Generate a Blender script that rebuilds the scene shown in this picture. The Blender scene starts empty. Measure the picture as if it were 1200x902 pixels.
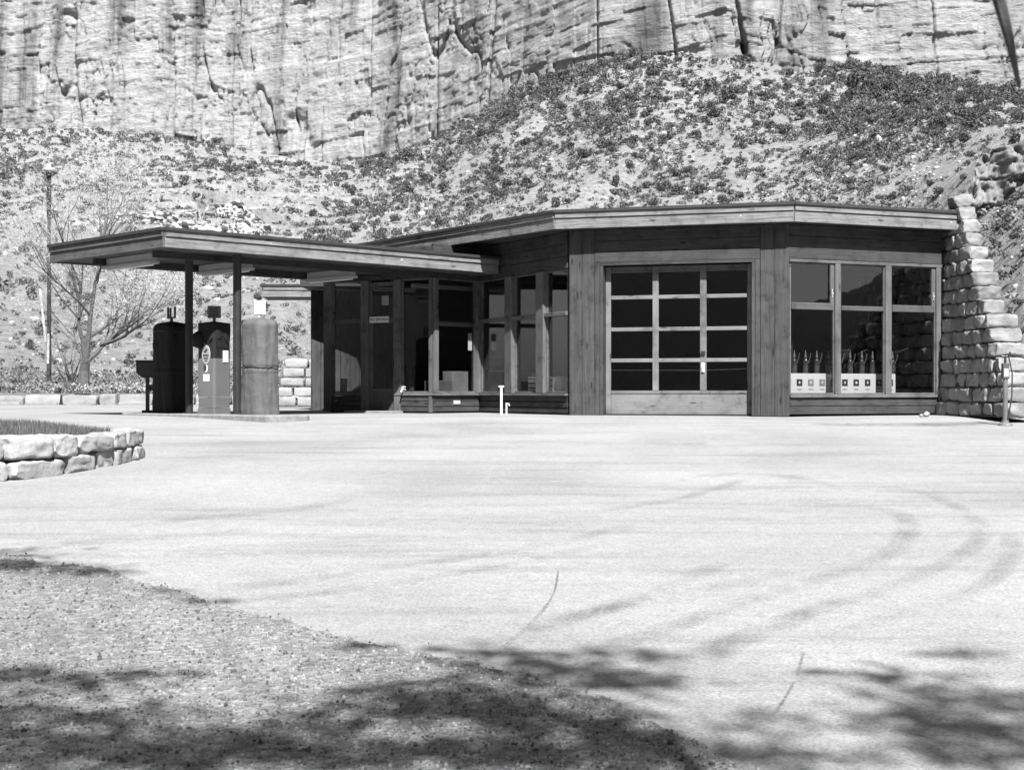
import bpy, bmesh, math, random
import numpy as np
from mathutils import Vector, Matrix
random.seed(7); rng = np.random.default_rng(11)
sc = bpy.context.scene
R = math.radians
F = 1689.0; HY = 458.0; E = 0.48            # focal length in photo pixels, horizon row, eye height over the forecourt
# ------------------------------------------------------------------ camera
cam = bpy.data.cameras.new('camera'); co = bpy.data.objects.new('camera', cam)
sc.collection.objects.link(co); sc.camera = co
co.location = (0, 0, E); co.rotation_euler = (R(90), 0, 0)
cam.sensor_width = 36; cam.lens = 36*F/1200; cam.shift_y = (HY-451)/1200
cam.clip_start = 0.1; cam.clip_end = 5000
cam.dof.use_dof = True; cam.dof.focus_distance = 30; cam.dof.aperture_fstop = 9
# ------------------------------------------------------------------ sky, sun, exposure
SUN_H = Vector((0.20, -0.98)).normalized(); SUN_EL = R(50)
w = bpy.data.worlds.new('World'); sc.world = w; w.use_nodes = True
nt = w.node_tree; bg = nt.nodes['Background']
sky = nt.nodes.new('ShaderNodeTexSky'); sky.sky_type = 'NISHITA'; sky.sun_disc = False
sky.sun_elevation = SUN_EL; sky.sun_rotation = math.atan2(SUN_H.x, SUN_H.y)
bw = nt.nodes.new('ShaderNodeRGBToBW')
nt.links.new(sky.outputs[0], bw.inputs[0]); nt.links.new(bw.outputs[0], bg.inputs[0])
bg.inputs[1].default_value = 0.05
sd = bpy.data.lights.new('sun', 'SUN'); sd.energy = 4.8; sd.angle = R(0.6); sd.color = (1, 1, 1)
so = bpy.data.objects.new('sun', sd); sc.collection.objects.link(so)
SUNV = Vector((SUN_H.x*math.cos(SUN_EL), SUN_H.y*math.cos(SUN_EL), math.sin(SUN_EL))).normalized()
so.rotation_euler = SUNV.to_track_quat('Z', 'Y').to_euler(); so.location = (5, -20, 40)
sc.view_settings.view_transform = 'Standard'; sc.view_settings.look = 'None'
sc.view_settings.gamma = 1; sc.view_settings.exposure = 1.42
sc.view_settings.use_curve_mapping = False

# ------------------------------------------------------------------ helpers
def tag(o, label=None, cat=None, group=None, kind=None):
    if label: o['label'] = label
    if cat: o['category'] = cat
    if group: o['group'] = group
    if kind: o['kind'] = kind
    return o
def empty(name, loc, rz=0):
    o = bpy.data.objects.new(name, None); sc.collection.objects.link(o)
    o.location = loc; o.rotation_euler = (0, 0, rz); o.empty_display_size = .2
    return o
def rayx(px, Y): return (px-600)/F*Y
def hz(py, Y): return E+(HY-py)/F*Y
def gz(x, y):                                   # forecourt: rises to the building, level beyond
    a = -1.169+.0425*y
    return a if a < -.03 else (0 if a > .03 else (a-.03)*.5 - 0 if a <= -.03 else -((.03-a)**2)/.12)
def gp(px, py):
    Y = 2785.0/(py-HY+71.8); return (rayx(px, Y), Y)

class Frame:                                     # a vertical wall plane: x along it, y inward, z up
    def __init__(s, p, q):
        s.o = Vector(p); s.d = (Vector(q)-Vector(p)).normalized(); s.n = Vector((-s.d.y, s.d.x)); s.L = (Vector(q)-Vector(p)).length
    def ang(s): return math.atan2(s.d.y, s.d.x)
    def S(s, px):
        a = (px-600)/F; return (a*s.o.y-s.o.x)/(s.d.x-a*s.d.y)
    def Z(s, px, py): return hz(py, (s.o+s.d*s.S(px)).y)
    def W(s, x, y, z=0):
        v = s.o+s.d*x+s.n*y; return Vector((v.x, v.y, z))
def isect(a, b):
    A = np.array([[a.d.x, -b.d.x], [a.d.y, -b.d.y]]); t = np.linalg.solve(A, np.array([b.o.x-a.o.x, b.o.y-a.o.y]))
    return a.o+a.d*float(t[0])
def offset(f, k): return Frame(f.o+f.n*k, f.o+f.n*k+f.d)

class MB:
    def __init__(s): s.v = []; s.f = []
    def box(s, x0, x1, y0, y1, z0, z1):
        b = len(s.v)
        s.v += [(x0,y0,z0),(x1,y0,z0),(x1,y1,z0),(x0,y1,z0),(x0,y0,z1),(x1,y0,z1),(x1,y1,z1),(x0,y1,z1)]
        s.f += [tuple(b+i for i in q) for q in ((3,2,1,0),(4,5,6,7),(0,1,5,4),(1,2,6,5),(2,3,7,6),(3,0,4,7))]
        return s
    def prism(s, pts, z0, z1):
        b = len(s.v); n = len(pts)
        f0 = z0 if callable(z0) else (lambda x, y: z0); f1 = z1 if callable(z1) else (lambda x, y: z1)
        s.v += [(x, y, f0(x, y)) for x, y in pts]+[(x, y, f1(x, y)) for x, y in pts]
        s.f.append(tuple(b+i for i in reversed(range(n)))); s.f.append(tuple(b+n+i for i in range(n)))
        for i in range(n):
            j = (i+1) % n; s.f.append((b+i, b+j, b+n+j, b+n+i))
        return s
    def lathe(s, prof, c=(0,0,0), n=16, cap=True):
        b = len(s.v)
        for r, z in prof:
            for i in range(n):
                a = 2*math.pi*i/n; s.v.append((c[0]+r*math.cos(a), c[1]+r*math.sin(a), c[2]+z))
        for k in range(len(prof)-1):
            for i in range(n):
                j = (i+1) % n; s.f.append((b+k*n+i, b+k*n+j, b+(k+1)*n+j, b+(k+1)*n+i))
        if cap:
            s.f.append(tuple(b+i for i in reversed(range(n)))); s.f.append(tuple(b+(len(prof)-1)*n+i for i in range(n)))
        return s
    def tube(s, pts, rad, n=6):
        pts = [Vector(p) for p in pts]
        if not isinstance(rad, (list, tuple)): rad = [rad]*len(pts)
        b = len(s.v); up = None
        for k, p in enumerate(pts):
            t = (pts[min(k+1, len(pts)-1)]-pts[max(k-1, 0)]).normalized()
            if up is None:
                up = t.orthogonal().normalized()
            up = (up-t*up.dot(t)); up = up.normalized() if up.length > 1e-6 else t.orthogonal().normalized()
            w_ = t.cross(up)
            for i in range(n):
                a = 2*math.pi*i/n; q = p+(up*math.cos(a)+w_*math.sin(a))*rad[k]; s.v.append(tuple(q))
        for k in range(len(pts)-1):
            for i in range(n):
                j = (i+1) % n; s.f.append((b+k*n+i, b+k*n+j, b+(k+1)*n+j, b+(k+1)*n+i))
        s.f.append(tuple(b+i for i in reversed(range(n)))); s.f.append(tuple(b+(len(pts)-1)*n+i for i in range(n)))
        return s
    def quad(s, *p):
        b = len(s.v); s.v += [tuple(q) for q in p]; s.f.append(tuple(range(b, b+len(p)))); return s
    def build(s, name, mat, parent=None, frame=None, loc=None, rot=None, bevel=0, smooth=False, local=False):
        me = bpy.data.meshes.new(name); me.from_pydata([tuple(p) for p in s.v], [], s.f); me.update()
        me.materials.append(mat)
        if smooth: me.shade_smooth()
        o = bpy.data.objects.new(name, me); sc.collection.objects.link(o)
        if parent is not None: o.parent = parent
        if not local:
            base = Vector((0,0,0))
            if parent is not None and parent.type == 'EMPTY': base = parent.location
            if frame is not None:
                o.location = Vector((frame.o.x, frame.o.y, 0))-base; o.rotation_euler = (0, 0, frame.ang())
            elif loc is not None: o.location = Vector(loc)-base
            elif parent is not None and parent.type == 'EMPTY': o.location = -base
        if rot is not None: o.rotation_euler = rot
        if bevel:
            m = o.modifiers.new('bevel', 'BEVEL'); m.width = bevel; m.segments = 1; m.limit_method = 'ANGLE'
        return o
def npmesh(name, V, Q, mat, parent=None, smooth=False):
    V = np.asarray(V, dtype=np.float32); Q = np.asarray(Q, dtype=np.int32); k = Q.shape[1]
    me = bpy.data.meshes.new(name)
    me.vertices.add(len(V)); me.vertices.foreach_set('co', V.ravel())
    me.loops.add(Q.size); me.loops.foreach_set('vertex_index', Q.ravel())
    me.polygons.add(len(Q)); me.polygons.foreach_set('loop_start', np.arange(0, Q.size, k, dtype=np.int32))
    me.polygons.foreach_set('loop_total', np.full(len(Q), k, dtype=np.int32))
    me.update(calc_edges=True); me.validate()
    me.materials.append(mat)
    if smooth: me.shade_smooth()
    o = bpy.data.objects.new(name, me); sc.collection.objects.link(o)
    if parent is not None: o.parent = parent
    return o
def gridq(nr, nc):
    i = np.arange(nr-1)[:, None]*nc+np.arange(nc-1)[None, :]; i = i.ravel()
    return np.stack([i, i+1, i+nc+1, i+nc], 1)
# value noise
def _h(ix, iy, iz):
    n = (ix.astype(np.int64)*374761393+iy.astype(np.int64)*668265263+iz.astype(np.int64)*2147483647//3) & 0xffffffff
    n = ((n ^ (n >> 13))*1274126177) & 0xffffffff; n = n ^ (n >> 16)
    return (n & 0xffffff)/float(0xffffff)
def noise(x, y, z=0.0):
    x, y, z = np.broadcast_arrays(np.asarray(x, float), np.asarray(y, float), np.asarray(z, float))
    ix, iy, iz = np.floor(x), np.floor(y), np.floor(z); fx, fy, fz = x-ix, y-iy, z-iz
    sx, sy, sz = [t*t*(3-2*t) for t in (fx, fy, fz)]
    r = 0
    for a in (0, 1):
        for b in (0, 1):
            for c in (0, 1):
                r = r+_h(ix+a, iy+b, iz+c)*(sx if a else 1-sx)*(sy if b else 1-sy)*(sz if c else 1-sz)
    return r*2-1
def fbm(x, y, z=0.0, o=4):
    r = 0; a = 1; t = 0
    for k in range(o):
        r = r+a*noise(x*2**k+k*17.3, y*2**k+k*9.1, np.asarray(z)*2**k+k*5.7); t += a; a *= .5
    return r/t

# ------------------------------------------------------------------ materials (black-and-white photograph: greys)
def new_mat(name):
    m = bpy.data.materials.new(name); m.use_nodes = True; nt = m.node_tree
    return m, nt, nt.nodes['Principled BSDF']
def N(nt, t, **kw):
    n = nt.nodes.new(t)
    for k, v in kw.items(): setattr(n, k, v)
    return n
def coords(nt, scale=(1,1,1), rot=(0,0,0), which='Object'):
    tc = N(nt, 'ShaderNodeTexCoord'); mp = N(nt, 'ShaderNodeMapping')
    mp.inputs['Scale'].default_value = scale; mp.inputs['Rotation'].default_value = rot
    nt.links.new(tc.outputs[which], mp.inputs[0]); return mp.outputs[0]
def tex(nt, vec, scale, detail=6, rough=.6, typ='noise', dist=0):
    n = N(nt, 'ShaderNodeTexNoise'); n.inputs['Scale'].default_value = scale
    n.inputs['Detail'].default_value = detail; n.inputs['Roughness'].default_value = rough; n.inputs['Distortion'].default_value = dist
    nt.links.new(vec, n.inputs['Vector']); return n.outputs['Fac']
def ramp(nt, fac, stops):
    r = N(nt, 'ShaderNodeValToRGB'); e = r.color_ramp.elements
    while len(e) < len(stops): e.new(.5)
    for el, (p, c) in zip(e, stops): el.position = p; el.color = (c, c, c, 1)
    nt.links.new(fac, r.inputs[0]); return r.outputs[0]
def math_(nt, op, a, b=None, c=None):
    n = N(nt, 'ShaderNodeMath', operation=op)
    for i, v in enumerate((a, b, c)):
        if v is None: continue
        if isinstance(v, (int, float)): n.inputs[i].default_value = v
        else: nt.links.new(v, n.inputs[i])
    return n.outputs[0]
def setcol(nt, b, val):
    n = nt.nodes.new('ShaderNodeMath'); n.operation = 'MULTIPLY'; n.inputs[1].default_value = .74; nt.links.new(val, n.inputs[0])
    nt.links.new(n.outputs[0], b.inputs['Base Color'])
def bump(nt, b, h, strength=.3, dist=.01):
    n = N(nt, 'ShaderNodeBump'); n.inputs['Strength'].default_value = strength; n.inputs['Distance'].default_value = dist
    nt.links.new(h, n.inputs['Height']); nt.links.new(n.outputs[0], b.inputs['Normal'])
def plain(name, v, rough=.6, var=.25, scale=8, metal=0, bmp=0):
    m, nt, b = new_mat(name); c = coords(nt); f = tex(nt, c, scale)
    setcol(nt, b, ramp(nt, f, [(.25, v*(1-var)), (.75, min(1, v*(1+var)))]))
    b.inputs['Roughness'].default_value = rough; b.inputs['Metallic'].default_value = metal
    if bmp: bump(nt, b, f, bmp, .02)
    return m
def wood(name, v, axis, contrast=.45, rough=.75, fleck=0):
    m, nt, b = new_mat(name)
    sca = {'x': (1.1, 9, 22), 'z': (22, 9, .9)}[axis]
    c = coords(nt, sca)
    geo = N(nt, 'ShaderNodeNewGeometry'); rnd = geo.outputs['Random Per Island']
    add = N(nt, 'ShaderNodeVectorMath', operation='ADD'); comb = N(nt, 'ShaderNodeCombineXYZ')
    k = math_(nt, 'MULTIPLY', rnd, 37.0)
    for i in range(3): nt.links.new(k, comb.inputs[i])
    nt.links.new(c, add.inputs[0]); nt.links.new(comb.outputs[0], add.inputs[1])
    g = tex(nt, add.outputs[0], 1.0, 7, .65, dist=1.2)
    # knots
    vc = N(nt, 'ShaderNodeTexVoronoi'); vc.inputs['Scale'].default_value = 1
    ksc = {'x': (1.6, 3, 7), 'z': (7, 3, 1.6)}[axis]
    c2 = coords(nt, ksc); add2 = N(nt, 'ShaderNodeVectorMath', operation='ADD')
    nt.links.new(c2, add2.inputs[0]); nt.links.new(comb.outputs[0], add2.inputs[1]); nt.links.new(add2.outputs[0], vc.inputs['Vector'])
    kn = ramp(nt, vc.outputs['Distance'], [(.07, .35), (.16, 1.0)])
    big = tex(nt, coords(nt), 1.3, 4)
    col = ramp(nt, g, [(.28, v*(1-contrast)), (.5, v), (.78, min(1, v*(1+contrast)))])
    var = math_(nt, 'MULTIPLY_ADD', rnd, .45, .78)
    var2 = math_(nt, 'MULTIPLY_ADD', big, .7, .65)
    x = math_(nt, 'MULTIPLY', col, var); x = math_(nt, 'MULTIPLY', x, var2); x = math_(nt, 'MULTIPLY', x, kn)
    st_ = tex(nt, coords(nt, (1, 1, 1)), 3.2, 6, .7); x = math_(nt, 'MULTIPLY', x, ramp(nt, st_, [(.33, .6), (.47, 1.0), (.7, 1.15)]))
    if fleck:
        fl = tex(nt, coords(nt, (1, 1, 1.6)), 7.5, 3, .6); x = math_(nt, 'ADD', x, ramp(nt, fl, [(.70, 0), (.74, fleck)]))
    setcol(nt, b, x); b.inputs['Roughness'].default_value = rough; b.inputs['Specular IOR Level'].default_value = .08
    bump(nt, b, g, .35, .004)
    return m
M = {}
M['wood_v'] = wood('vertical_siding', .062, 'z'); M['wood_h'] = wood('horizontal_boards', .055, 'x')
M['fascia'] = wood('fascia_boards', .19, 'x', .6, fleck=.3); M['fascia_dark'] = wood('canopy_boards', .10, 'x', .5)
M['trim'] = wood('frame_wood', .12, 'x', .3); M['trim_v'] = wood('mullion_wood', .11, 'z', .3)
M['door_paint'] = wood('garage_door_paint', .17, 'x', .18); M['door_paint_v'] = wood('garage_door_stiles', .17, 'z', .18)
M['soffit'] = wood('soffit_boards', .06, 'x', .5)
M['dark_wood'] = wood('interior_wood', .03, 'x', .3)
M['roofing'] = plain('tar_roofing', .035, .8, .3, 5)
M['steel_dark'] = plain('dark_steel', .03, .45, .3, 6); M['steel'] = plain('painted_steel', .08, .5, .3, 6)
M['post_grey'] = plain('galvanised_pole', .16, .5, .3, 3)
M['tube_white'] = plain('white_lamp_housing', .45, .5, .08, 4)
M['white'] = plain('white_enamel', .8, .45, .05, 6); M['paper'] = plain('paper', .75, .8, .04, 9)
M['ink'] = plain('printed_ink', .03, .7, .1, 6); M['midgrey'] = plain('grey_print', .3, .6, .2, 10)
M['cardboard'] = plain('cardboard', .22, .9, .3, 3); M['cardboard_dark'] = plain('dark_cardboard', .10, .9, .3, 3)
M['concrete'] = plain('concrete', .25, .9, .35, 6, bmp=.4)
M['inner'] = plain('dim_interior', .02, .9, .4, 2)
M['pump_body'] = plain('pump_enamel', .15, .35, .1, 3); M['pump_dark'] = plain('dark_pump_panel', .018, .4, .3, 5)
M['bark'] = plain('bark', .10, .95, .6, 14, bmp=.8); M['twig'] = plain('pale_twigs', .16, .9, .25, 3)
M['twigd'] = plain('dark_branches', .09, .9, .4, 3)
M['bud'] = plain('pale_buds', .55, .9, .2, 3)
M['oil'] = plain('oil_bottle', .06, .15, .3, 5)
M['leaf_near'] = plain('leaves', .06, .8, .4, 2)
def canvas(name, v):
    m, nt, b = new_mat(name); c = coords(nt, (4, 4, 5)); f = tex(nt, c, 1.2, 6, .6, dist=.6); g = tex(nt, coords(nt), 90, 2)
    col = ramp(nt, f, [(.3, v*.8), (.55, v), (.8, v*1.25)]); setcol(nt, b, math_(nt, 'MULTIPLY', col, math_(nt, 'MULTIPLY_ADD', g, .5, .75)))
    b.inputs['Roughness'].default_value = .8; b.inputs['Specular IOR Level'].default_value = .3; bump(nt, b, f, .5, .03); return m
M['canvas'] = canvas('canvas_cover', .13); M['canvas_dark'] = canvas('tarp_and_shaded_canvas', .012)  # second one: hood tarp, and left cover with canopy shade in its colour
def stone(name, v, sc_=3.0, contrast=.35):
    m, nt, b = new_mat(name); c = coords(nt)
    a = tex(nt, c, sc_, 8, .65); d = tex(nt, c, sc_*6, 5, .7)
    geo = N(nt, 'ShaderNodeNewGeometry'); rnd = geo.outputs['Random Per Island']
    col = ramp(nt, a, [(.25, v*(1-contrast)), (.5, v), (.75, min(1, v*(1+contrast*.6)))])
    x = math_(nt, 'MULTIPLY', col, math_(nt, 'MULTIPLY_ADD', rnd, .3, .8)); x = math_(nt, 'MULTIPLY', x, math_(nt, 'MULTIPLY_ADD', d, .5, .75))
    setcol(nt, b, x); b.inputs['Roughness'].default_value = .95; b.inputs['Specular IOR Level'].default_value = .15
    s = math_(nt, 'MULTIPLY_ADD', d, .4, a); bump(nt, b, s, .8, .03); return m
M['stone'] = stone('sandstone_blocks', .31, 3.0, .5); M['mortar'] = plain('mortar', .05, 1, .3, 9)
M['stone_pale'] = stone('pale_sandstone', .39, 3.0, .3)
# glass: dark, mirror-like at grazing angles, lets the sun through
def glassmat(name, tint, add):
    m = bpy.data.materials.new(name); m.use_nodes = True; nt = m.node_tree; nt.nodes.clear()
    out = N(nt, 'ShaderNodeOutputMaterial'); mix = N(nt, 'ShaderNodeMixShader'); tr = N(nt, 'ShaderNodeBsdfTransparent'); gl = N(nt, 'ShaderNodeBsdfGlossy')
    tr.inputs[0].default_value = (tint, tint, tint, 1); gl.inputs['Roughness'].default_value = .01; gl.inputs['Color'].default_value = (.9, .9, .9, 1)
    geo = N(nt, 'ShaderNodeNewGeometry'); dt = N(nt, 'ShaderNodeVectorMath', operation='DOT_PRODUCT')
    nt.links.new(geo.outputs['Incoming'], dt.inputs[0]); nt.links.new(geo.outputs['Normal'], dt.inputs[1])
    k = math_(nt, 'SUBTRACT', 1.0, math_(nt, 'ABSOLUTE', dt.outputs['Value']))
    f2 = math_(nt, 'MULTIPLY_ADD', math_(nt, 'POWER', k, 5.0), .95, .045+add)
    nt.links.new(f2, mix.inputs[0]); nt.links.new(tr.outputs[0], mix.inputs[1]); nt.links.new(gl.outputs[0], mix.inputs[2]); nt.links.new(mix.outputs[0], out.inputs[0])
    # faint waviness of old panes
    nz = tex(nt, coords(nt), 1.1, 2); bp = N(nt, 'ShaderNodeBump'); bp.inputs['Strength'].default_value = .06; bp.inputs['Distance'].default_value = .02
    nt.links.new(nz, bp.inputs['Height']); nt.links.new(bp.outputs[0], gl.inputs['Normal'])
    return m
M['glass'] = glassmat('window_glass', .87, .02)

# forecourt surface: pale, worn, dusty asphalt with fine aggregate and broad wear
def lotmat():
    m, nt, b = new_mat('worn_pale_asphalt'); c = coords(nt)
    a = tex(nt, c, .35, 6, .6); st = tex(nt, coords(nt, (.25, 1.6, 1), (0, 0, R(-18))), 1.0, 7, .7)
    fine = tex(nt, c, 55, 3, .75); mid = tex(nt, c, 9, 6, .7)
    v = N(nt, 'ShaderNodeTexVoronoi'); v.inputs['Scale'].default_value = 42; nt.links.new(c, v.inputs['Vector'])
    col = ramp(nt, a, [(.3, .255), (.5, .31), (.7, .35)])
    s = ramp(nt, st, [(.34, .8), (.48, 1.0), (.8, 1.05)])
    x = math_(nt, 'MULTIPLY', col, s); x = math_(nt, 'MULTIPLY', x, math_(nt, 'MULTIPLY_ADD', fine, 1.9, .08))
    x = math_(nt, 'MULTIPLY', x, math_(nt, 'MULTIPLY_ADD', mid, .5, .75))
    x = math_(nt, 'MULTIPLY', x, ramp(nt, v.outputs['Distance'], [(.05, .75), (.35, 1.03)]))
    setcol(nt, b, x); b.inputs['Roughness'].default_value = .95; b.inputs['Specular IOR Level'].default_value = .1
    bump(nt, b, math_(nt, 'MULTIPLY_ADD', fine, .6, mid), .5, .012); return m
M['lot'] = lotmat()
def gravelmat():
    m, nt, b = new_mat('coarse_chip_gravel'); c = coords(nt)
    v = N(nt, 'ShaderNodeTexVoronoi'); v.inputs['Scale'].default_value = 28; nt.links.new(c, v.inputs['Vector'])
    v2 = N(nt, 'ShaderNodeTexVoronoi'); v2.inputs['Scale'].default_value = 60; nt.links.new(c, v2.inputs['Vector'])
    sep = N(nt, 'ShaderNodeSeparateColor'); nt.links.new(v.outputs['Color'], sep.inputs[0])
    sep2 = N(nt, 'ShaderNodeSeparateColor'); nt.links.new(v2.outputs['Color'], sep2.inputs[0])
    a = tex(nt, c, .8, 5); col = ramp(nt, sep.outputs[0], [(0, .15), (.6, .34), (1, .68)])
    col2 = ramp(nt, sep2.outputs[0], [(0, .22), (1, .6)])
    x = math_(nt, 'ADD', math_(nt, 'MULTIPLY', col, .5), math_(nt, 'MULTIPLY', col2, .5))
    x = math_(nt, 'MULTIPLY', x, math_(nt, 'MULTIPLY_ADD', a, .6, .29))
    setcol(nt, b, x); b.inputs['Roughness'].default_value = .95
    bump(nt, b, math_(nt, 'ADD', v.outputs['Distance'], v2.outputs['Distance']), .7, .015); return m
M['gravel'] = gravelmat()
def soilmat(name, v, dark, s1=.05):
    m, nt, b = new_mat(name); c = coords(nt)
    a = tex(nt, c, s1, 7, .65); d = tex(nt, c, .7, 8, .75); e = tex(nt, c, 3.0, 4, .7)
    col = ramp(nt, a, [(.3, v*.8), (.55, v), (.75, v*1.12)])
    sp = ramp(nt, d, [(.36, dark), (.47, .85), (.6, 1.05)]); sp2 = ramp(nt, e, [(.33, .6), (.5, 1.0)])
    x = math_(nt, 'MULTIPLY', math_(nt, 'MULTIPLY', col, sp), sp2)
    setcol(nt, b, x); b.inputs['Roughness'].default_value = 1; b.inputs['Specular IOR Level'].default_value = .05
    bump(nt, b, math_(nt, 'ADD', d, e), 1.0, .8); return m
M['talus'] = soilmat('talus_soil', .52, .5); M['terrace'] = soilmat('dry_grass_soil', .5, .6, .3)
def cliffmat():
    m, nt, b = new_mat('sandstone_cliff')
    a = tex(nt, coords(nt, (.03, .02, .06)), 1.0, 9, .7, dist=.8)          # strata
    s = tex(nt, coords(nt, (.09, .02, .006)), 1.0, 6, .6, dist=.3)          # desert varnish streaks
    g = tex(nt, coords(nt, (.012, .012, .01)), 1.0, 4)
    d = tex(nt, coords(nt, (.4, .4, .9)), 1.0, 8, .75)
    th = tex(nt, coords(nt, (.06, .06, .7)), 1.0, 5, .7)
    col = ramp(nt, a, [(.3, .36), (.45, .5), (.6, .58), (.75, .64)])
    stv = ramp(nt, s, [(.34, .28), (.45, .75), (.53, 1.0)])
    gm = ramp(nt, g, [(.36, 0), (.52, 1)])
    mixv = math_(nt, 'ADD', math_(nt, 'MULTIPLY', stv, gm), math_(nt, 'SUBTRACT', 1.0, gm))
    x = math_(nt, 'MULTIPLY', col, mixv)
    x = math_(nt, 'MULTIPLY', x, ramp(nt, d, [(.3, .62), (.46, .95), (.7, 1.1)]))
    x = math_(nt, 'MULTIPLY', x, ramp(nt, th, [(.3, .88), (.45, 1.0)]))
    setcol(nt, b, x); b.inputs['Roughness'].default_value = 1; b.inputs['Specular IOR Level'].default_value = .05
    bump(nt, b, math_(nt, 'ADD', math_(nt, 'MULTIPLY_ADD', th, .4, d), a), 1.0, 2.2); return m
M['cliff'] = cliffmat()
def folmat(name, lo, hi):
    m, nt, b = new_mat(name); geo = N(nt, 'ShaderNodeNewGeometry')
    f = tex(nt, coords(nt), .25, 3)
    x = math_(nt, 'MULTIPLY', ramp(nt, geo.outputs['Random Per Island'], [(0, lo), (1, hi)]), math_(nt, 'MULTIPLY_ADD', f, 1.0, .5))
    setcol(nt, b, x); b.inputs['Roughness'].default_value = .9; b.inputs['Specular IOR Level'].default_value = .1; return m
M['juniper'] = folmat('juniper_foliage', .05, .2); M['sage'] = folmat('pale_brush', .12, .32)
M['grass'] = folmat('grass_blades', .08, .2); M['drygrass'] = folmat('dry_grass', .16, .42)

M['chips'] = folmat('stone_chips', .06, .38)
def textmesh(txt, size, parent, loc, rot, mat, name='lettering', ext=.002):
    cu = bpy.data.curves.new('t', 'FONT'); cu.body = txt; cu.size = size; cu.extrude = ext; cu.align_x = 'CENTER'; cu.align_y = 'CENTER'
    o = bpy.data.objects.new('t', cu); sc.collection.objects.link(o); bpy.context.view_layer.update()
    me = bpy.data.meshes.new_from_object(o.evaluated_get(bpy.context.evaluated_depsgraph_get()))
    bpy.data.objects.remove(o); me.name = name; me.materials.clear(); me.materials.append(mat)
    q = bpy.data.objects.new(name, me); sc.collection.objects.link(q); q.parent = parent; q.location = loc; q.rotation_euler = rot
    return q

# ================================================================== THE SETTING
def gzv(X, Y):
    a = -1.169+.0425*Y
    return np.where(a < -.03, a, np.where(a > .03, 0, -((.03-a)**2)/.12))
def sheet(name, xs, ys, zf, mat):
    X, Y = np.meshgrid(xs, ys); V = np.stack([X, Y, zf(X, Y)], -1).reshape(-1, 3)
    return npmesh(name, V, gridq(len(ys), len(xs)), mat, smooth=True)
lot = sheet('forecourt', np.concatenate([np.linspace(-90, -14, 20), np.linspace(-13, 13, 80), np.linspace(14, 90, 20)]),
            np.concatenate([np.linspace(-70, 0, 15), np.linspace(.5, 34, 110), np.linspace(36, 52, 12)]),
            lambda X, Y: gzv(X, Y)+.012*fbm(X*.35, Y*.35)*(Y > 1)*(Y < 24), M['lot']); tag(lot, kind='structure')
# coarse gravel shoulder with a ragged edge, one sheet a little above the asphalt
edge = [(-420, 600), (-200, 622), (0, 652), (120, 668), (250, 705), (370, 742), (500, 770), (640, 802), (760, 845), (860, 902)]
pts = [gp(*p) for p in edge]; pts.append((3.0, 2.5)); dense = []
for (a, b) in zip(pts[:-1], pts[1:]):
    for k in range(24):
        t = k/24; x = a[0]+(b[0]-a[0])*t; y = a[1]+(b[1]-a[1])*t
        n_ = float(fbm(np.array(x*2.2), np.array(y*2.2), 3.1)); m_ = float(noise(np.array(x*14.), np.array(y*14.)))
        dense.append((x+.05*n_, y+.14*n_+.04*m_))
V = []; K = 40
for x, y in dense:
    for j in range(K):
        t = j/(K-1); yy = y+(-8-y)*t**1.2 if True else y
        V.append((x, yy, -1.169+.0425*yy+.012*float(0)+.016))
V = np.array(V); V[:, 2] += .012*fbm(V[:, 0]*.35, V[:, 1]*.35)*(V[:, 1] > 1)
sh = npmesh('gravel_shoulder', V, gridq(len(dense), K)[:, ::-1], M['gravel'], smooth=True); tag(sh, kind='structure')

# loose chips lying on the shoulder
rc = np.random.default_rng(17); bm = bmesh.new(); bmesh.ops.create_icosphere(bm, subdivisions=1, radius=1)
pv = np.array([v.co for v in bm.verts]); pf = np.array([[v.index for v in f.verts] for f in bm.faces]); bm.free()
pv = pv*rc.uniform(.7, 1.15, (len(pv), 1)); nP = 26000; ex, ey = np.array([q[0] for q in dense]), np.array([q[1] for q in dense])
yy = rc.uniform(4.6, 13, nP*2)**1.0; xx = rc.uniform(-.40, .40, nP*2)*yy; so__ = np.argsort(ex); ok = yy < np.interp(xx, ex[so__], ey[so__])+.15*rc.normal(0, .5, nP*2)
xx, yy = xx[ok][:nP], yy[ok][:nP]; nP = len(xx); zz = -1.169+.0425*yy+.018+.012*fbm(xx*.35, yy*.35); sz = rc.gamma(2.2, .0017, nP)+.0018
vv = pv[None]*sz[:, None, None]*rc.uniform(.7, 1.3, (nP, 1, 3))+np.stack([xx, yy, zz], -1)[:, None]
chips = npmesh('loose_chips', vv.reshape(-1, 3), (pf[None]+(np.arange(nP)*len(pv))[:, None, None]).reshape(-1, 3), M['chips'])
tag(chips, 'loose stone chips scattered over the coarse shoulder in the foreground', 'gravel', kind='stuff')
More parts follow.
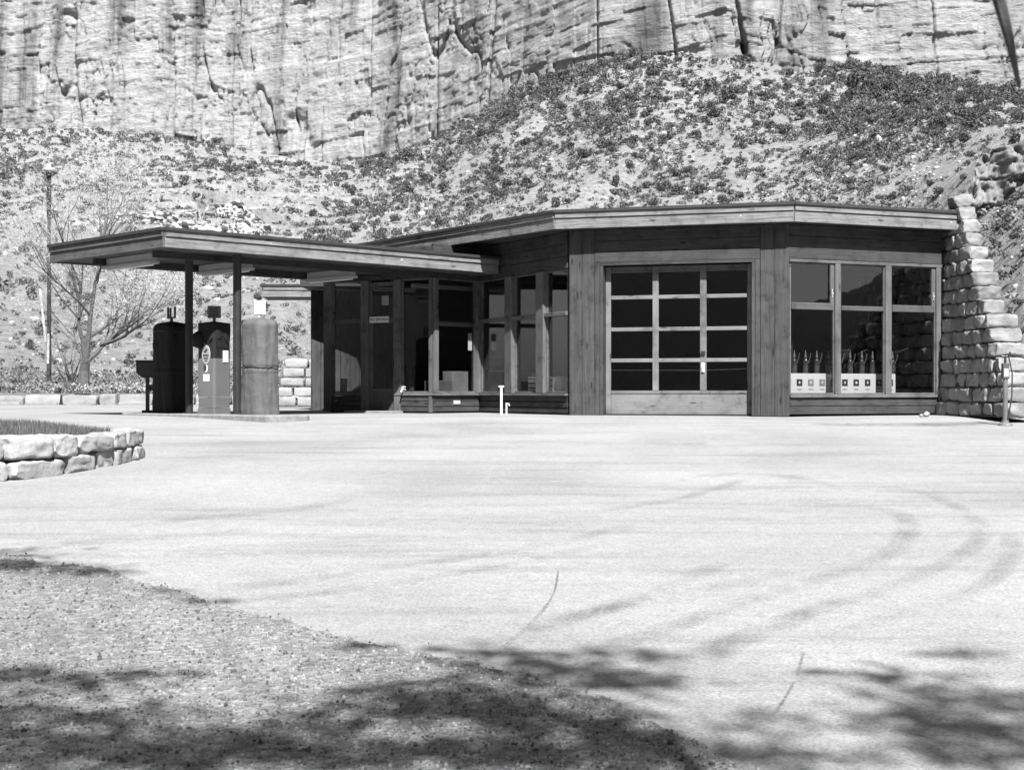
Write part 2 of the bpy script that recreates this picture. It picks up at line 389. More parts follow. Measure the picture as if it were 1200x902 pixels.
# tyre marks and cracks: thin worn ribbons on the asphalt
def markmat(name, v, dens):
    m = bpy.data.materials.new(name); m.use_nodes = True; nt = m.node_tree; nt.nodes.clear()
    out = N(nt, 'ShaderNodeOutputMaterial'); mix = N(nt, 'ShaderNodeMixShader'); tr = N(nt, 'ShaderNodeBsdfTransparent'); df = N(nt, 'ShaderNodeBsdfDiffuse')
    df.inputs[0].default_value = (v, v, v, 1); at = N(nt, 'ShaderNodeAttribute', attribute_name='fade')
    a = tex(nt, coords(nt), 1.6, 6, .7); g = tex(nt, coords(nt), 40, 2)
    k = ramp(nt, a, [(.38, 0), (.62, 1)]); k = math_(nt, 'MULTIPLY', k, ramp(nt, g, [(.35, .2), (.6, 1)]))
    k = math_(nt, 'MULTIPLY', math_(nt, 'MULTIPLY', k, at.outputs['Fac']), dens)
    nt.links.new(k, mix.inputs[0]); nt.links.new(tr.outputs[0], mix.inputs[1]); nt.links.new(df.outputs[0], mix.inputs[2]); nt.links.new(mix.outputs[0], out.inputs[0]); return m
M['mark'] = markmat('tyre_rubber', .08, .33); M['stain'] = markmat('oil_stain', .06, .7); M['chalk'] = markmat('chalky_scrape', .5, .22)
def ribbon(name, pix, width, mat, z=.02, endfade=.15):
    P = [Vector((*gp(*p), 0)) for p in pix]; C = []
    for i in range(len(P)-1):
        p0 = P[max(i-1, 0)]; p1 = P[i]; p2 = P[i+1]; p3 = P[min(i+2, len(P)-1)]
        for k in range(10):
            t = k/10
            C.append(.5*((2*p1)+(-p0+p2)*t+(2*p0-5*p1+4*p2-p3)*t*t+(-p0+3*p1-3*p2+p3)*t**3))
    C.append(P[-1]); V = []; fade = []
    for i, c in enumerate(C):
        t = (C[min(i+1, len(C)-1)]-C[max(i-1, 0)]).normalized(); n = Vector((-t.y, t.x, 0)); u = i/(len(C)-1)
        ef = min(1, u/endfade, (1-u)/endfade)
        for j in range(5):
            q = c+n*width*(j/4-.5); V.append((q.x, q.y, float(gzv(q.x, np.array(q.y))+.012*fbm(np.array(q.x*.35), np.array(q.y*.35))*(1 if q.y < 24 else 0))+z)); fade.append(ef*(0, .8, 1, .8, 0)[j])
    o = npmesh(name, V, gridq(len(C), 5), mat, smooth=True); tag(o, kind='structure')
    at = o.data.attributes.new('fade', 'FLOAT', 'POINT'); at.data.foreach_set('value', np.array(fade, dtype=np.float32))
    o.visible_shadow = True; return o
for px_, wd in (
    ([(1010,566),(1085,580),(1130,600),(1150,622),(1128,650),(1040,690),(900,735),(780,775)], .22),
    ([(980,590),(1050,602),(1064,622),(1040,650),(960,680),(860,712),(760,745),(620,780)], .24),
    ([(240,690),(330,684),(440,668),(540,655),(640,640),(760,610)], .22),
    ([(260,703),(360,697),(470,683),(600,662),(700,640)], .16),
    ([(1000,700),(900,740),(820,768)], .25), ([(1180,620),(1185,650),(1150,690),(1060,720),(960,752)], .2),
    ([(600,740),(720,712),(840,690),(930,672)], .24), ([(520,760),(640,735),(760,700),(860,655)], .22),
    ([(140,620),(230,608),(330,600),(420,585)], .3), ([(60,640),(180,632),(300,622)], .25),
    ([(920,556),(935,562),(950,568)], .5), ([(800,560),(870,556),(930,560),(985,572)], .15), ([(700,600),(800,585),(880,560)], .2)):
    ribbon('tyre_mark', px_, wd, M['mark'])
for px_, wd in (([(655,668),(648,700),(620,735),(570,778)], .018), ([(942,768),(932,800),(908,840)], .02), ([(655,668),(630,655),(600,648)], .02)):
    ribbon('asphalt_crack', px_, wd, M['stain'], .024, .05)
ribbon('oil_stain', [(950,496.5),(1010,498),(1080,498),(1180,496)], .9, M['stain'], .02)
ribbon('oil_stain', [(800,520),(830,521)], .3, M['stain'], .022)
ribbon('chalk_scrape', [(590,522),(578,548),(566,575)], .09, M['chalk'], .024)

# hillside and canyon wall ------------------------------------------------
kp = [-1500, 0, 60, 200, 300, 400, 450, 500, 550, 600, 650, 700, 750, 800, 850, 900, 930, 1000, 1050, 1100, 1200, 2700]
kb = [140, 150, 150, 160, 178, 190, 184, 165, 140, 108, 90, 75, 63, 65, 68, 74, 84, 78, 88, 98, 112, 130]
yb = lambda px: np.interp(px, kp, kb)
Yc_ = lambda px: np.interp(px, [-1500, 0, 300, 420, 520, 600, 700, 850, 1000, 1200, 2700], [650, 640, 600, 570, 530, 490, 445, 415, 425, 420, 400])
Y0_ = lambda px: np.interp(px, [-1500, 0, 380, 600, 900, 1050, 1150, 1200, 2700], [110, 120, 130, 165, 165, 120, 72, 62, 60])
def terr(px, t):
    """height of the hillside at azimuth px, fraction t of the way to the cliff foot"""
    Yc, Y0 = Yc_(px), Y0_(px)
    Y = Y0+(Yc-Y0)*t; X = (px-600)/F*Y
    zc = E+Yc*(HY-yb(px))/F; z0 = E+Y0*np.interp(px, [0, 300, 1000, 1200], [22, 16, 10, 40])/F
    g = t**np.interp(px, [0, 350, 600, 1200], [1.25, 1.2, 1.05, .95])
    z = z0+(zc-z0)*g
    nr = np.clip(t*5, 0.15, 1)
    rel = 3.2*fbm(X*.022, Y*.014, 1.3, 4)+1.1*fbm(X*.12, Y*.06, 7.7, 3)
    gull = -2.6*np.clip(1-np.abs(noise(X*.03+.4*noise(X*.05, Y*.02), Y*.004, 2.2))*5, 0, 1)
    z = z+(rel+gull)*nr*np.clip((1-t)*8+.3, 0, 1)
    # rock ledges (left bench)
    m = np.clip(1-np.abs((px-270)/190), 0, 1)*np.clip(1-np.abs((t-.60)/.2), 0, 1)
    m = np.clip(m*2.2, 0, .92); st = 4.2; zz = z+1.0*noise(X*.03, 0*Y, 4.4)
    fr = zz/st-np.floor(zz/st); stp = (np.floor(zz/st)+np.clip((fr-.42)*8, 0, 1)*.85+fr*.15)*st-1.0*noise(X*.03, 0*Y, 4.4)
    z = z*(1-m)+stp*m
    return X, Y, z
pxs = np.concatenate([np.linspace(-1500, -220, 90), np.linspace(-210, 1410, 1150), np.linspace(1420, 2700, 90)])
ts = np.concatenate([np.linspace(0, .45, 330)[:-1], np.linspace(.45, 1.0, 170)])
PX, TS = np.meshgrid(pxs, ts); X, Y, Z = terr(PX, TS)
V = np.stack([X, Y, Z], -1).reshape(-1, 3)
hill = npmesh('hillside', V, gridq(len(ts), len(pxs)), M['talus'], smooth=False); tag(hill, kind='structure')
# level ground between the forecourt kerb and the foot of the slope
us = np.concatenate([np.linspace(0, .3, 40), np.linspace(.32, 1, 40)]); px2 = np.linspace(-1500, 2700, 500)
PX2, US = np.meshgrid(px2, us); X0, Y0g, Z0 = terr(PX2, np.zeros_like(PX2)); Ys = 50.3
Yg = Ys+(Y0g-Ys)*US; Xg = (PX2-600)/F*Yg
Zg = .38+(Z0-.38)*US**1.3+.06*fbm(Xg*.4, Yg*.4)*np.clip(US*6, 0, 1)*(US < .99)
ter = npmesh('terrace_ground', np.stack([Xg, Yg, Zg], -1).reshape(-1, 3), gridq(len(us), len(px2)), M['terrace'], smooth=True); tag(ter, kind='structure')

# cliff: a sheet with joints, blocks and ledges pushed in and out for real
def cells(X, Zv, w_, h_, seed):
    r = np.floor(Zv/h_+.3*noise(X*.02, 0, seed)); xo = X/w_+_h(r, r*0+seed, r*0)*7+.25*noise(X/w_*.7, Zv/h_*.5, seed)
    return _h(np.floor(xo), r, r*0+seed*3+1)*2-1
pc = np.concatenate([np.linspace(-1500, -60, 200), np.linspace(-55, 1255, 1180), np.linspace(1260, 2700, 200)])
hh = np.linspace(-.12, 1, 310); PC, HH = np.meshgrid(pc, hh)
Yc = Yc_(PC); zb = E+Yc*(HY-yb(PC))/F; zt = .42*Yc
Zc = zb+(zt-zb)*HH; Xc = (PC-600)/F*Yc
sm = lambda a, b, x: np.clip((x-a)/(b-a), 0, 1)
d = 9*fbm(Xc*.013, Zc*.006, 2.0, 3)
warp = 6*fbm(Xc*.03, Zc*.03, 9.0, 3)
d += 1.3*cells(Xc+warp*.5, Zc+warp*.3, 17, 26, 5)+.9*cells(Xc+warp, Zc+warp*.5, 8, 9, 9)+.4*cells(Xc, Zc, 3.1, 2.6, 13)
cr = noise(Xc*.055+.08*fbm(Xc*.05, Zc*.02, 4.2, 3), Zc*.006, 6.0)
d += 4.5*np.exp(-(cr/.03)**2)*sm(.0, .5, noise(Xc*.02, Zc*.015, 31.)+.55)
cr2 = noise(Xc*.15+.3*noise(Xc*.1, Zc*.06), Zc*.02, 16.0)
d += 3*np.exp(-(cr2/.05)**2)*sm(.0, .4, noise(Xc*.05, Zc*.03, 41.)+.15)
cr3 = noise(Xc*.42+.5*noise(Xc*.3, Zc*.2), Zc*.06, 26.0)
d += 1.5*np.exp(-(cr3/.07)**2)*sm(.0, .4, noise(Xc*.08, Zc*.06, 61.)+.1)
hz3 = noise(Xc*.05+.5*noise(Xc*.3, Zc*.2), Zc*.35, 36.0)
d += .9*np.exp(-(hz3/.05)**2)*sm(.0, .4, noise(Xc*.04, Zc*.06, 71.)+.05)
lz = Zc+3*fbm(Xc*.012, Zc*.01, 3.0, 3)
for zz_, dp in ((.10, 3), (.22, 2), (.38, 4), (.55, 2.5), (.7, 4), (.85, 3)):
    d += .5*dp*sm(0, 1.6, lz-(85+130*zz_))*sm(-.2, .3, noise(Xc*.012, zz_*9, 51.)+.1)
d += .5*np.abs(noise(Xc*.02+.6*noise(Xc*.1, lz*.1), lz*.3, 1.))+.9*fbm(Xc*.25, Zc*.25, 8.8, 3)
d = d-np.minimum(d.min(0)[None, :], 0)*.0+1.0
Yd = Yc+d+(Zc-zb)*.10
cl = npmesh('cliff', np.stack([Xc, Yd, Zc], -1).reshape(-1, 3), gridq(len(hh), len(pc)), M['cliff'], smooth=False); tag(cl, kind='structure')
# rocky outcrop on the right slope: jointed face, flat top running back into the hill
def outcrop(name, pa, pb, YB, kp_, kh_, seed, ncol, mt='cliff_near'):
    po = np.linspace(pa, pb, ncol); ho = np.concatenate([np.linspace(-.25, 1, 60), np.linspace(1.0, 1.0, 24)])
    PO, HO = np.meshgrid(po, ho); rowi = np.arange(len(ho))[:, None]*np.ones_like(PO)
    back = np.clip((rowi-59)/24, 0, 1)**1.5*28
    Yo = YB+3.0*noise(PO*.012, 0*PO, seed); t_ = (Yo-Y0_(PO))/(Yc_(PO)-Y0_(PO)); _, _, zb_o = terr(PO, t_)
    H_ = np.interp(PO, kp_, kh_)*(1+.22*noise(PO*.06, 0*PO, seed+2)+.12*cells(PO*.5, 0*PO, 9, 9, seed)); Xo = (PO-600)/F*Yo; Zo = zb_o+H_*HO
    dd = .6*cells(Xo+.9*noise(Xo*.8, Zo*.8), Zo+.8*noise(Xo*.7, Zo*.7, 3.), 2.1, 3.1, seed)+.35*cells(Xo, Zo+.3*noise(Xo, Zo), .6, 1.1, seed+4)+2.6*fbm(Xo*.45, Zo*.10, seed, 3)
    cc = noise(Xo*.55+.4*noise(Xo*.7, Zo*.5), Zo*.1, seed+6.); dd += 1.5*np.exp(-(cc/.10)**2)
    cc = noise(Xo*.1+.2*noise(Xo, Zo), Zo*.9, seed+8.); dd += .35*np.exp(-(cc/.08)**2)+.55*fbm(Xo*1.6, Zo*1.6, seed, 4)
    Yf = Yo+dd+back; Xf = (PO-600)/F*Yo+(PO-600)/F*back; Zf = Zo-.2*np.clip(back, 0, 3)+back*.02
    o = npmesh(name, np.stack([Xf, Yf, Zf], -1).reshape(-1, 3), gridq(len(ho), ncol), M[mt]); tag(o, kind='structure'); return o
M['cliff_near'] = stone('outcrop_rock', .27, .5, .6)
M['ledge_rock'] = stone('ledge_stone', .45, .3, .45)
outcrop('rock_outcrop', 1108, 1500, 122, [1108, 1126, 1150, 1200, 1500], [1.2, 3.6, 5.2, 5.8, 5], 3, 330)
outcrop('rock_ledge', 960, 1135, 112, [960, 1000, 1060, 1120, 1135], [.2, 1.0, 1.9, 2.6, .5], 9, 200)
outcrop('rock_ledge', 985, 1130, 124, [985, 1040, 1100, 1130], [.2, 1.3, 2.0, .5], 15, 160)
outcrop('rock_ledge', 190, 345, 300, [190, 230, 300, 345], [.3, 4.6, 5.4, .3], 21, 200, 'ledge_rock')
outcrop('rock_ledge', 205, 330, 345, [205, 250, 300, 330], [.3, 3.6, 4.2, .3], 27, 160, 'ledge_rock')
outcrop('rock_ledge', 60, 260, 330, [60, 120, 200, 260], [.3, 2.5, 3.2, .3], 33, 180, 'ledge_rock')
# unseen opposite canyon side behind the camera, dark and dipped to shape window reflections
an = np.linspace(R(150), R(390), 160); rr = np.linspace(0, 1, 50); AN, RR = np.meshgrid(an, rr)
rad = 120+330*RR; Xb = np.cos(AN)*rad; Yb = np.sin(AN)*rad
low_ = np.exp(-((AN-R(329))/R(16))**2)
Zb = -2.5+(150-118*low_)*RR**1.3+9*fbm(Xb*.01, Yb*.01, 5, 4)*np.clip(RR*4, 0, 1)+60*sm(.7, .75, RR)*(1-low_)
M['woods'] = soilmat('wooded_slope', .09, .5, .02)
far = npmesh('opposite_slope', np.stack([Xb, Yb, Zb], -1).reshape(-1, 3), gridq(50, 160), M['woods'], smooth=True); tag(far, kind='structure')
gnd = sheet('ground', np.linspace(-900, 900, 12), np.linspace(-900, 900, 12), lambda X, Y: X*0-6.0, M['terrace']); tag(gnd, kind='structure')

# ------------------------------------------------------------------ scrub on the slopes
def clump(n, size, seed, flat=.8):
    r = np.random.default_rng(seed); out = []
    nb = 4; cs = r.normal(0, .22, (nb, 3)); cs[:, 2] = np.abs(cs[:, 2])+.35
    for i in range(n):
        c = cs[r.integers(nb)]; v = r.normal(0, 1, 3); v /= np.linalg.norm(v)
        p = c+v*.32*r.uniform(.55, 1)**.5; p[2] = max(.02, p[2]*flat)
        a = r.normal(0, 1, 3); a /= np.linalg.norm(a); b = np.cross(a, r.normal(0, 1, 3)); b /= np.linalg.norm(b)
        s = size*r.uniform(.6, 1.3); out += [p-a*s-b*s*.6, p+a*s-b*s*.4, p+b*s*.9]
    return np.array(out)
def scatter(n, pxr, dens, seed):
    r = np.random.default_rng(seed); px = r.uniform(pxr[0], pxr[1], n*5); t = r.uniform(0.0, 1, n*5)
    X, Y, Z = terr(px, t); py = HY-(Z-E)/Y*F
    # area weight so that the cover is even over the ground, then clumped
    keep = r.uniform(0, 1, n*5) < dens(px, py, X, Y)
    i = np.nonzero(keep)[0][:n]; return px[i], py[i], X[i], Y[i], Z[i]
def dens(px, py, X, Y):
    base = .25*np.clip(Y/300, .3, 1.4)
    up = np.clip(1-(py-yb(px))/75, 0, 1)*np.interp(px, [0, 350, 560, 700, 950, 1050, 1200], [.5, .5, .6, .95, .8, .3, .2])
    low = np.interp(px, [0, 300, 400, 1000, 1200], [.6, .5, .95, .95, 1.1])
    cl_ = np.clip(.62+.9*fbm(X*.03, Y*.02, 21.0, 3), .15, 1.2)
    ledge = np.clip(1-((px-290)/70)**2, 0, 1)*np.clip(1-((py-238)/24)**2, 0, 1)
    base = base*np.interp(px, [940, 1010, 1200], [1, 2.2, 1.6])
    return np.clip((base*low+up*.24)*cl_*(1-.9*ledge), 0, 1)
px, py, X, Y, Z = scatter(17000, (-350, 1550), dens, 3)
siz = np.random.default_rng(5).gamma(2.6, .36, len(X))*np.interp(Y, [60, 150, 400], [.34, .55, .86])+.33
siz *= np.interp(py-yb(px), [0, 60, 120], [1.25, 1.1, .95])
vis = (px > 0)&(px < 1200)&(py > 0)&((px < 375)|(py < 285)|(px > 1190))&~((px > 60)&(px < 375)&(py > 265)&(py < 345)&(px > 140))
app = np.where(vis, siz/Y, 0); order = np.argsort(-app); ind = order[:300]; rest = order[300:]
protoV = [clump(64, .125, 100+k) for k in range(6)]
VV = []; rs = np.random.default_rng(9)
for k in range(6):
    ii = rest[k::6]; P = protoV[k]; a = rs.uniform(0, 6.28, len(ii)); s = siz[ii]*1.25; hs = s*rs.uniform(.75, 1.15, len(ii))
    c_, s_ = np.cos(a)[:, None], np.sin(a)[:, None]
    x = (P[None, :, 0]*c_-P[None, :, 1]*s_)*s[:, None]+X[ii][:, None]; y = (P[None, :, 0]*s_+P[None, :, 1]*c_)*s[:, None]+Y[ii][:, None]
    z = P[None, :, 2]*hs[:, None]+Z[ii][:, None]-.1; VV.append(np.stack([x, y, z], -1).reshape(-1, 3))
VV = np.concatenate(VV); so_ = npmesh('scrub', VV, np.arange(len(VV)).reshape(-1, 3), M['juniper'])
tag(so_, 'dark juniper scrub dotted over the pale canyon slopes, too many to count', 'shrubs', kind='stuff')
pm = []
for k in range(5):
    P = clump(420, .06, 300+k); me = npmesh('juniper_bush', P, np.arange(len(P)).reshape(-1, 3), M['juniper']); pm.append(me.data); bpy.data.objects.remove(me)
for n_, i in enumerate(ind):
    o = bpy.data.objects.new('juniper_bush', pm[n_ % 5]); sc.collection.objects.link(o)
    o.location = (X[i], Y[i], Z[i]-.08); o.rotation_euler = (0, 0, rs.uniform(0, 6.28)); s = float(siz[i])*1.15; o.scale = (s, s, s*rs.uniform(.75, 1.1))
    tag(o, 'single dark round juniper bush standing out on the pale rocky hillside', 'bush', 'juniper bushes on the hillside')
# boulders and broken stone, one uncountable mass
def rockproto(seed):
    bm = bmesh.new(); bmesh.ops.create_icosphere(bm, subdivisions=1, radius=.5); r = np.random.default_rng(seed)
    vs = np.array([v.co for v in bm.verts]); vs *= r.uniform(.65, 1.1, (len(vs), 1)); vs[:, 2] *= .7
    fs = np.array([[v.index for v in f.verts] for f in bm.faces]); bm.free(); return vs, fs
def rocks(name, n, pxr, sizef, dens_, seed, mat, label):
    a_, b_, X_, Y_, Z_ = scatter(n, pxr, dens_, seed); r = np.random.default_rng(seed); VV = []; FF = []; off = 0
    for k in range(5):
        P, Fc = rockproto(seed+k); ii = np.arange(k, len(X_), 5); s = sizef(r, X_[ii], Y_[ii])
        st = r.uniform(.6, 1.5, (len(ii), 3))*s[:, None]
        v = P[None]*st[:, None, :]+np.stack([X_[ii], Y_[ii], Z_[ii]], -1)[:, None, :]
        VV.append(v.reshape(-1, 3)); FF.append((Fc[None]+(np.arange(len(ii))*len(P))[:, None, None]+off).reshape(-1, 3)); off += len(ii)*len(P)
    o = npmesh(name, np.concatenate(VV), np.concatenate(FF), mat); tag(o, label, 'rocks', kind='stuff'); return o
M['boulder'] = stone('boulder_stone', .46, .6, .4)
rocks('boulders', 9000, (-300, 1500), lambda r, x, y: r.gamma(1.6, .24, len(x))*np.interp(y, [60, 400], [.35, 1.3])+.1,
      lambda px, py, X, Y: np.clip(.5*np.clip(Y/260, .15, 1)*(.4+1.6*np.clip(fbm(X*.04, Y*.02, 77., 3), 0, 1))*np.interp(px, [940, 1010, 1200], [1, 3, 3]), 0, 1), 50, M['boulder'], 'pale boulders and broken stone strewn over the canyon slope')
# low pale brush on the terrace and lower left slope
def brush(name, n, f, size, tri, mat, seed, label, cat):
    r = np.random.default_rng(seed); P, s = f(r, n); VV = []
    for k in range(4):
        C = clump(tri, size, seed+k); ii = np.arange(k, n, 4); a = r.uniform(0, 6.28, len(ii)); c_, s_ = np.cos(a)[:, None], np.sin(a)[:, None]
        x = (C[None, :, 0]*c_-C[None, :, 1]*s_)*s[ii][:, None]+P[ii, 0][:, None]; y = (C[None, :, 0]*s_+C[None, :, 1]*c_)*s[ii][:, None]+P[ii, 1][:, None]
        z = C[None, :, 2]*s[ii][:, None]+P[ii, 2][:, None]-.03; VV.append(np.stack([x, y, z], -1).reshape(-1, 3))
    VV = np.concatenate(VV); o = npmesh(name, VV, np.arange(len(VV)).reshape(-1, 3), mat); tag(o, label, cat, kind='stuff'); return o
def terrace_pts(r, n):
    u = r.uniform(0, 1, n)**1.2; px = np.concatenate([r.uniform(-400, 420, n*3//4), r.uniform(1100, 1400, n-n*3//4)])
    Y0 = Y0_(px); Yv = 52+(Y0-52)*u; _, _, Z0 = terr(px, np.zeros(n)); z = .38+(Z0-.38)*((Yv-50.3)/(Y0-50.3))**1.3
    return np.stack([(px-600)/F*Yv, Yv, z], -1), r.uniform(.25, .9, n)*np.interp(Yv, [50, 130], [.6, 1.2])
brush('dry_brush', 1500, terrace_pts, .12, 50, M['sage'], 71, 'pale dry brush and weeds covering the level ground below the slope', 'brush')
def slope_pts(r, n):
    px = r.uniform(-300, 1500, n); t = r.uniform(0, .9, n)**1.1; X, Y, Z = terr(px, t); return np.stack([X, Y, Z], -1), r.uniform(.5, 1.6, n)*np.interp(Y, [60, 400], [.5, 1.1])
brush('slope_brush', 5000, slope_pts, .2, 22, M['sage'], 81, 'pale low brush scattered between the junipers on the slope', 'brush')

# ================================================================== STONEWORK
def rockblock(VV, FF, c, ax, size, rough, seed, n=6):
    """a rough-faced stone: centre c, axes ax (3 unit vectors), half sizes"""
    g = np.linspace(-1, 1, n+1); off = sum(len(v) for v in VV); V = []; Q = []
    for k in range(3):
        for s in (-1, 1):
            a, b = [(1, 2), (2, 0), (0, 1)][k]
            A, B = np.meshgrid(g, g); P = np.zeros((n+1, n+1, 3)); P[..., k] = s; P[..., a] = A; P[..., b] = B
            q = gridq(n+1, n+1)+len(V)*(n+1)**2
            Q.append(q if s > 0 else q[:, ::-1]); V.append(P.reshape(-1, 3))
    V = np.concatenate(V); Q = np.concatenate(Q)
    m = np.abs(V); rnd = np.sort(m, 1)[:, 1]                                   # near an edge when the second largest is near 1
    hs = np.array(size); base = V*hs
    e = np.clip((rnd-.84)/.16, 0, 1)[:, None]
    base = base*(1-e*.03)-np.sign(V)*e*.008
    rs_ = np.random.default_rng(int(seed*977) % 100000)
    for q_ in range(26):                                            # chipped faces: cut the block with tilted planes
        a_ = q_ % 3; sg = 1 if (q_//3) % 2 else -1; nn = rs_.normal(0, .34 if q_ < 18 else .8, 3); nn[a_] = sg; nn /= np.linalg.norm(nn)
        sup = np.abs(nn*hs).sum(); dd_ = sup*rs_.uniform(.80, .97) if q_ < 18 else sup*rs_.uniform(.74, .9)
        dd_ = max(dd_, sup-rough*1.3); ex = np.clip(base@nn-dd_, 0, None)[:, None]; base = base-ex*nn
    W = base@np.array(ax)
    nz = np.stack([fbm((W[:, 0]+seed*3.1)*9, (W[:, 1]+c[1])*9, W[:, 2]*9+k_*11+seed, 4) for k_ in range(3)], -1)
    W = W+nz*rough*.62*(1-.3*e)+np.array(c)
    VV.append(W); FF.append(Q+off)
def stonemesh(name, blocks, mat, parent=None, n=6):
    VV = []; FF = []
    for k, (c, ax, size, rough) in enumerate(blocks): rockblock(VV, FF, c, ax, size, rough, k*1.7, n)
    return npmesh(name, np.concatenate(VV), np.concatenate(FF), mat, parent)
# battered stone wing wall at the right end
rw = random.Random(4)
A0 = Vector((8.43, 28.3)); A1 = Vector((8.76, 25.4)); dl = (A1-A0).normalized(); nr_ = Vector((-dl.y, dl.x))
if nr_.x < 0: nr_ = -nr_
L0 = (A1-A0).length; topz = 4.36; nC = 16; ch = topz/nC; blocks = []; ax0 = [(dl.x, dl.y, 0), (nr_.x, nr_.y, 0), (0, 0, 1)]
for i in range(nC):
    f = (i+.5)/nC; end = L0*(1-f)-.15*f; step = .22 if i < 7 else 0
    th = .62-.28*f+ (.10 if i < 7 else 0); end += step*.3
    x = -5.5 if i < nC-3 else end-(.5 if i == nC-1 else .8 if i == nC-2 else 1.2)
    while x < end-.05:
        bw_ = rw.uniform(.32, .62); x1 = min(x+bw_, end)
        if end-x1 < .2: x1 = end
        last = x1 == end
        jit = rw.uniform(-.02, .03) if last else 0
        cx = (x+x1)/2+jit; p = A0+dl*cx+nr_*(th/2+.34*f)
        blocks.append(((p.x, p.y, ch*(i+.5)), ax0, ((x1-x)/2-.008, th/2+rw.uniform(-.015, .02), ch/2-.006), .06))
        x = x1
    # outer skin of longer face stones on the sunny end
stw = empty('stone_wing_wall', (A1.x, A1.y, 0)); tag(stw, 'tall battered wall of rough sandstone blocks at the right end of the station', 'stone wall')
o = stonemesh('stone_blocks', blocks, M['stone'], stw, 10); o.location = -stw.location
mb = MB(); pts_ = []
def wallpt(x, y, z): p = A0+dl*x+nr_*y; return (p.x, p.y, z)
b0 = len(mb.v); mb.v += [wallpt(-5.5, .06, 0), wallpt(L0-.25, .06, 0), wallpt(L0-.25, .5, 0), wallpt(-5.5, .5, 0), wallpt(-5.5, .38, topz-1.1), wallpt(.2, .38, topz-1.1), wallpt(.2, .56, topz-1.1), wallpt(-5.5, .56, topz-1.1)]
mb.f += [(3,2,1,0), (4,5,6,7), (0,1,5,4), (1,2,6,5), (2,3,7,6), (3,0,4,7)]; mb.build('mortar', M['mortar'], stw)

# curved planter wall front left, two courses, with a grass bed
def path_pts(P, step=.02):
    P = [Vector(p) for p in P]; C = []
    for i in range(len(P)-1):
        p0, p1, p2, p3 = P[max(i-1, 0)], P[i], P[i+1], P[min(i+2, len(P)-1)]
        for k in range(30):
            t = k/30; C.append(.5*((2*p1)+(-p0+p2)*t+(2*p0-5*p1+4*p2-p3)*t*t+(-p0+3*p1-3*p2+p3)*t**3))
    C.append(P[-1]); return C
def along(C):
    d = [0]
    for a, b in zip(C[:-1], C[1:]): d.append(d[-1]+(b-a).length)
    def at(s):
        s = max(0, min(d[-1]-1e-6, s)); i = int(np.searchsorted(d, s, 'right'))-1; i = min(i, len(C)-2)
        t = (s-d[i])/(d[i+1]-d[i]+1e-9); tan = (C[i+1]-C[i]).normalized(); return C[i].lerp(C[i+1], t), tan
    return at, d[-1]
outer = [(-9.8, 12.6), (-7.2, 14.0), (-5.58, 15.7), (-5.17, 16.3), (-4.93, 17.1), (-4.78, 17.95), (-4.80, 18.7), (-5.1, 19.4), (-5.9, 20.1), (-8, 20.7), (-13, 21.2)]
at_, Lp = along(path_pts(outer)); TOP = -.035; blocks = []; rp = random.Random(2)
for ci in range(2):
    s = 0.0 if ci == 0 else .25
    while s < Lp-.1:
        ln = rp.uniform(.42, .85); s1 = min(s+ln, Lp); p, t = at_((s+s1)/2)
        n = Vector((-t.y, t.x)); g = float(gzv(p.x, np.array(p.y)))-.03; hh_ = TOP-g; zsplit = g+hh_*(.50+.04*math.sin(s*2))
        z0, z1 = (g, zsplit) if ci == 0 else (zsplit, TOP+rp.uniform(-.02, .02)); wd = .19 if ci else .17
        c = p+n*(wd-rp.uniform(0, .03))
        blocks.append(((c.x, c.y, (z0+z1)/2), [(t.x, t.y, 0), (n.x, n.y, 0), (0, 0, 1)], ((s1-s)/2-.012, wd, (z1-z0)/2-.006), .055))
        s = s1
pw = empty('planter_wall', (-4.8, 18.5, -.4)); tag(pw, 'low curved planter wall of rough pale stone blocks around a grass bed', 'planter wall')
o = stonemesh('stone_blocks', blocks, M['stone_pale'], pw, 14); o.location = -pw.location
poly = []
for s in np.linspace(0, Lp, 60):
    p, t = at_(s); n = Vector((-t.y, t.x)); q = p+n*.2; poly.append((q.x, q.y))
mbm = MB().prism(poly, -.9, -.11); mbm.build('mortar', M['mortar'], pw)
inner = []
for s in np.linspace(0, Lp, 80):
    p, t = at_(s); n = Vector((-t.y, t.x)); q = p+n*.37; inner.append((q.x, q.y))
def bedz(x, y):
    dmin = min((x-a)**2+(y-b)**2 for a, b in inner[::3])**.5; return TOP-.02+.13*min(1, dmin/.9)
def inpoly(x, y, P):
    c = False; j = len(P)-1
    for i in range(len(P)):
        if (P[i][1] > y) != (P[j][1] > y) and x < (P[j][0]-P[i][0])*(y-P[i][1])/(P[j][1]-P[i][1])+P[i][0]: c = not c
        j = i
    return c
soil = MB().prism(inner, -.3, TOP-.03); so2 = soil.build('planting_soil', M['terrace']); tag(so2, kind='structure')
VV = []; rg = random.Random(8)
cnt = 0
while cnt < 26000:
    x = rg.uniform(-13, -4.9); y = rg.uniform(12.5, 21.2)
    if x < -9 and rg.random() < .7: continue
    if not inpoly(x, y, inner): continue
    z = bedz(x, y) if rg.random() < 1 else 0; h = rg.uniform(.015, .06); a = rg.uniform(0, 6.28); wv = rg.uniform(.006, .013); l = rg.uniform(-.05, .05); m = rg.uniform(-.05, .05)
    dx, dy = math.cos(a)*wv, math.sin(a)*wv; VV += [(x-dx, y-dy, z-.12), (x+dx, y+dy, z-.12), (x+l, y+m, z+h)]; cnt += 1
gr = npmesh('grass', VV, np.arange(len(VV)).reshape(-1, 3), M['grass']); tag(gr, 'short dark grass filling the stone planter bed', 'grass', kind='stuff')

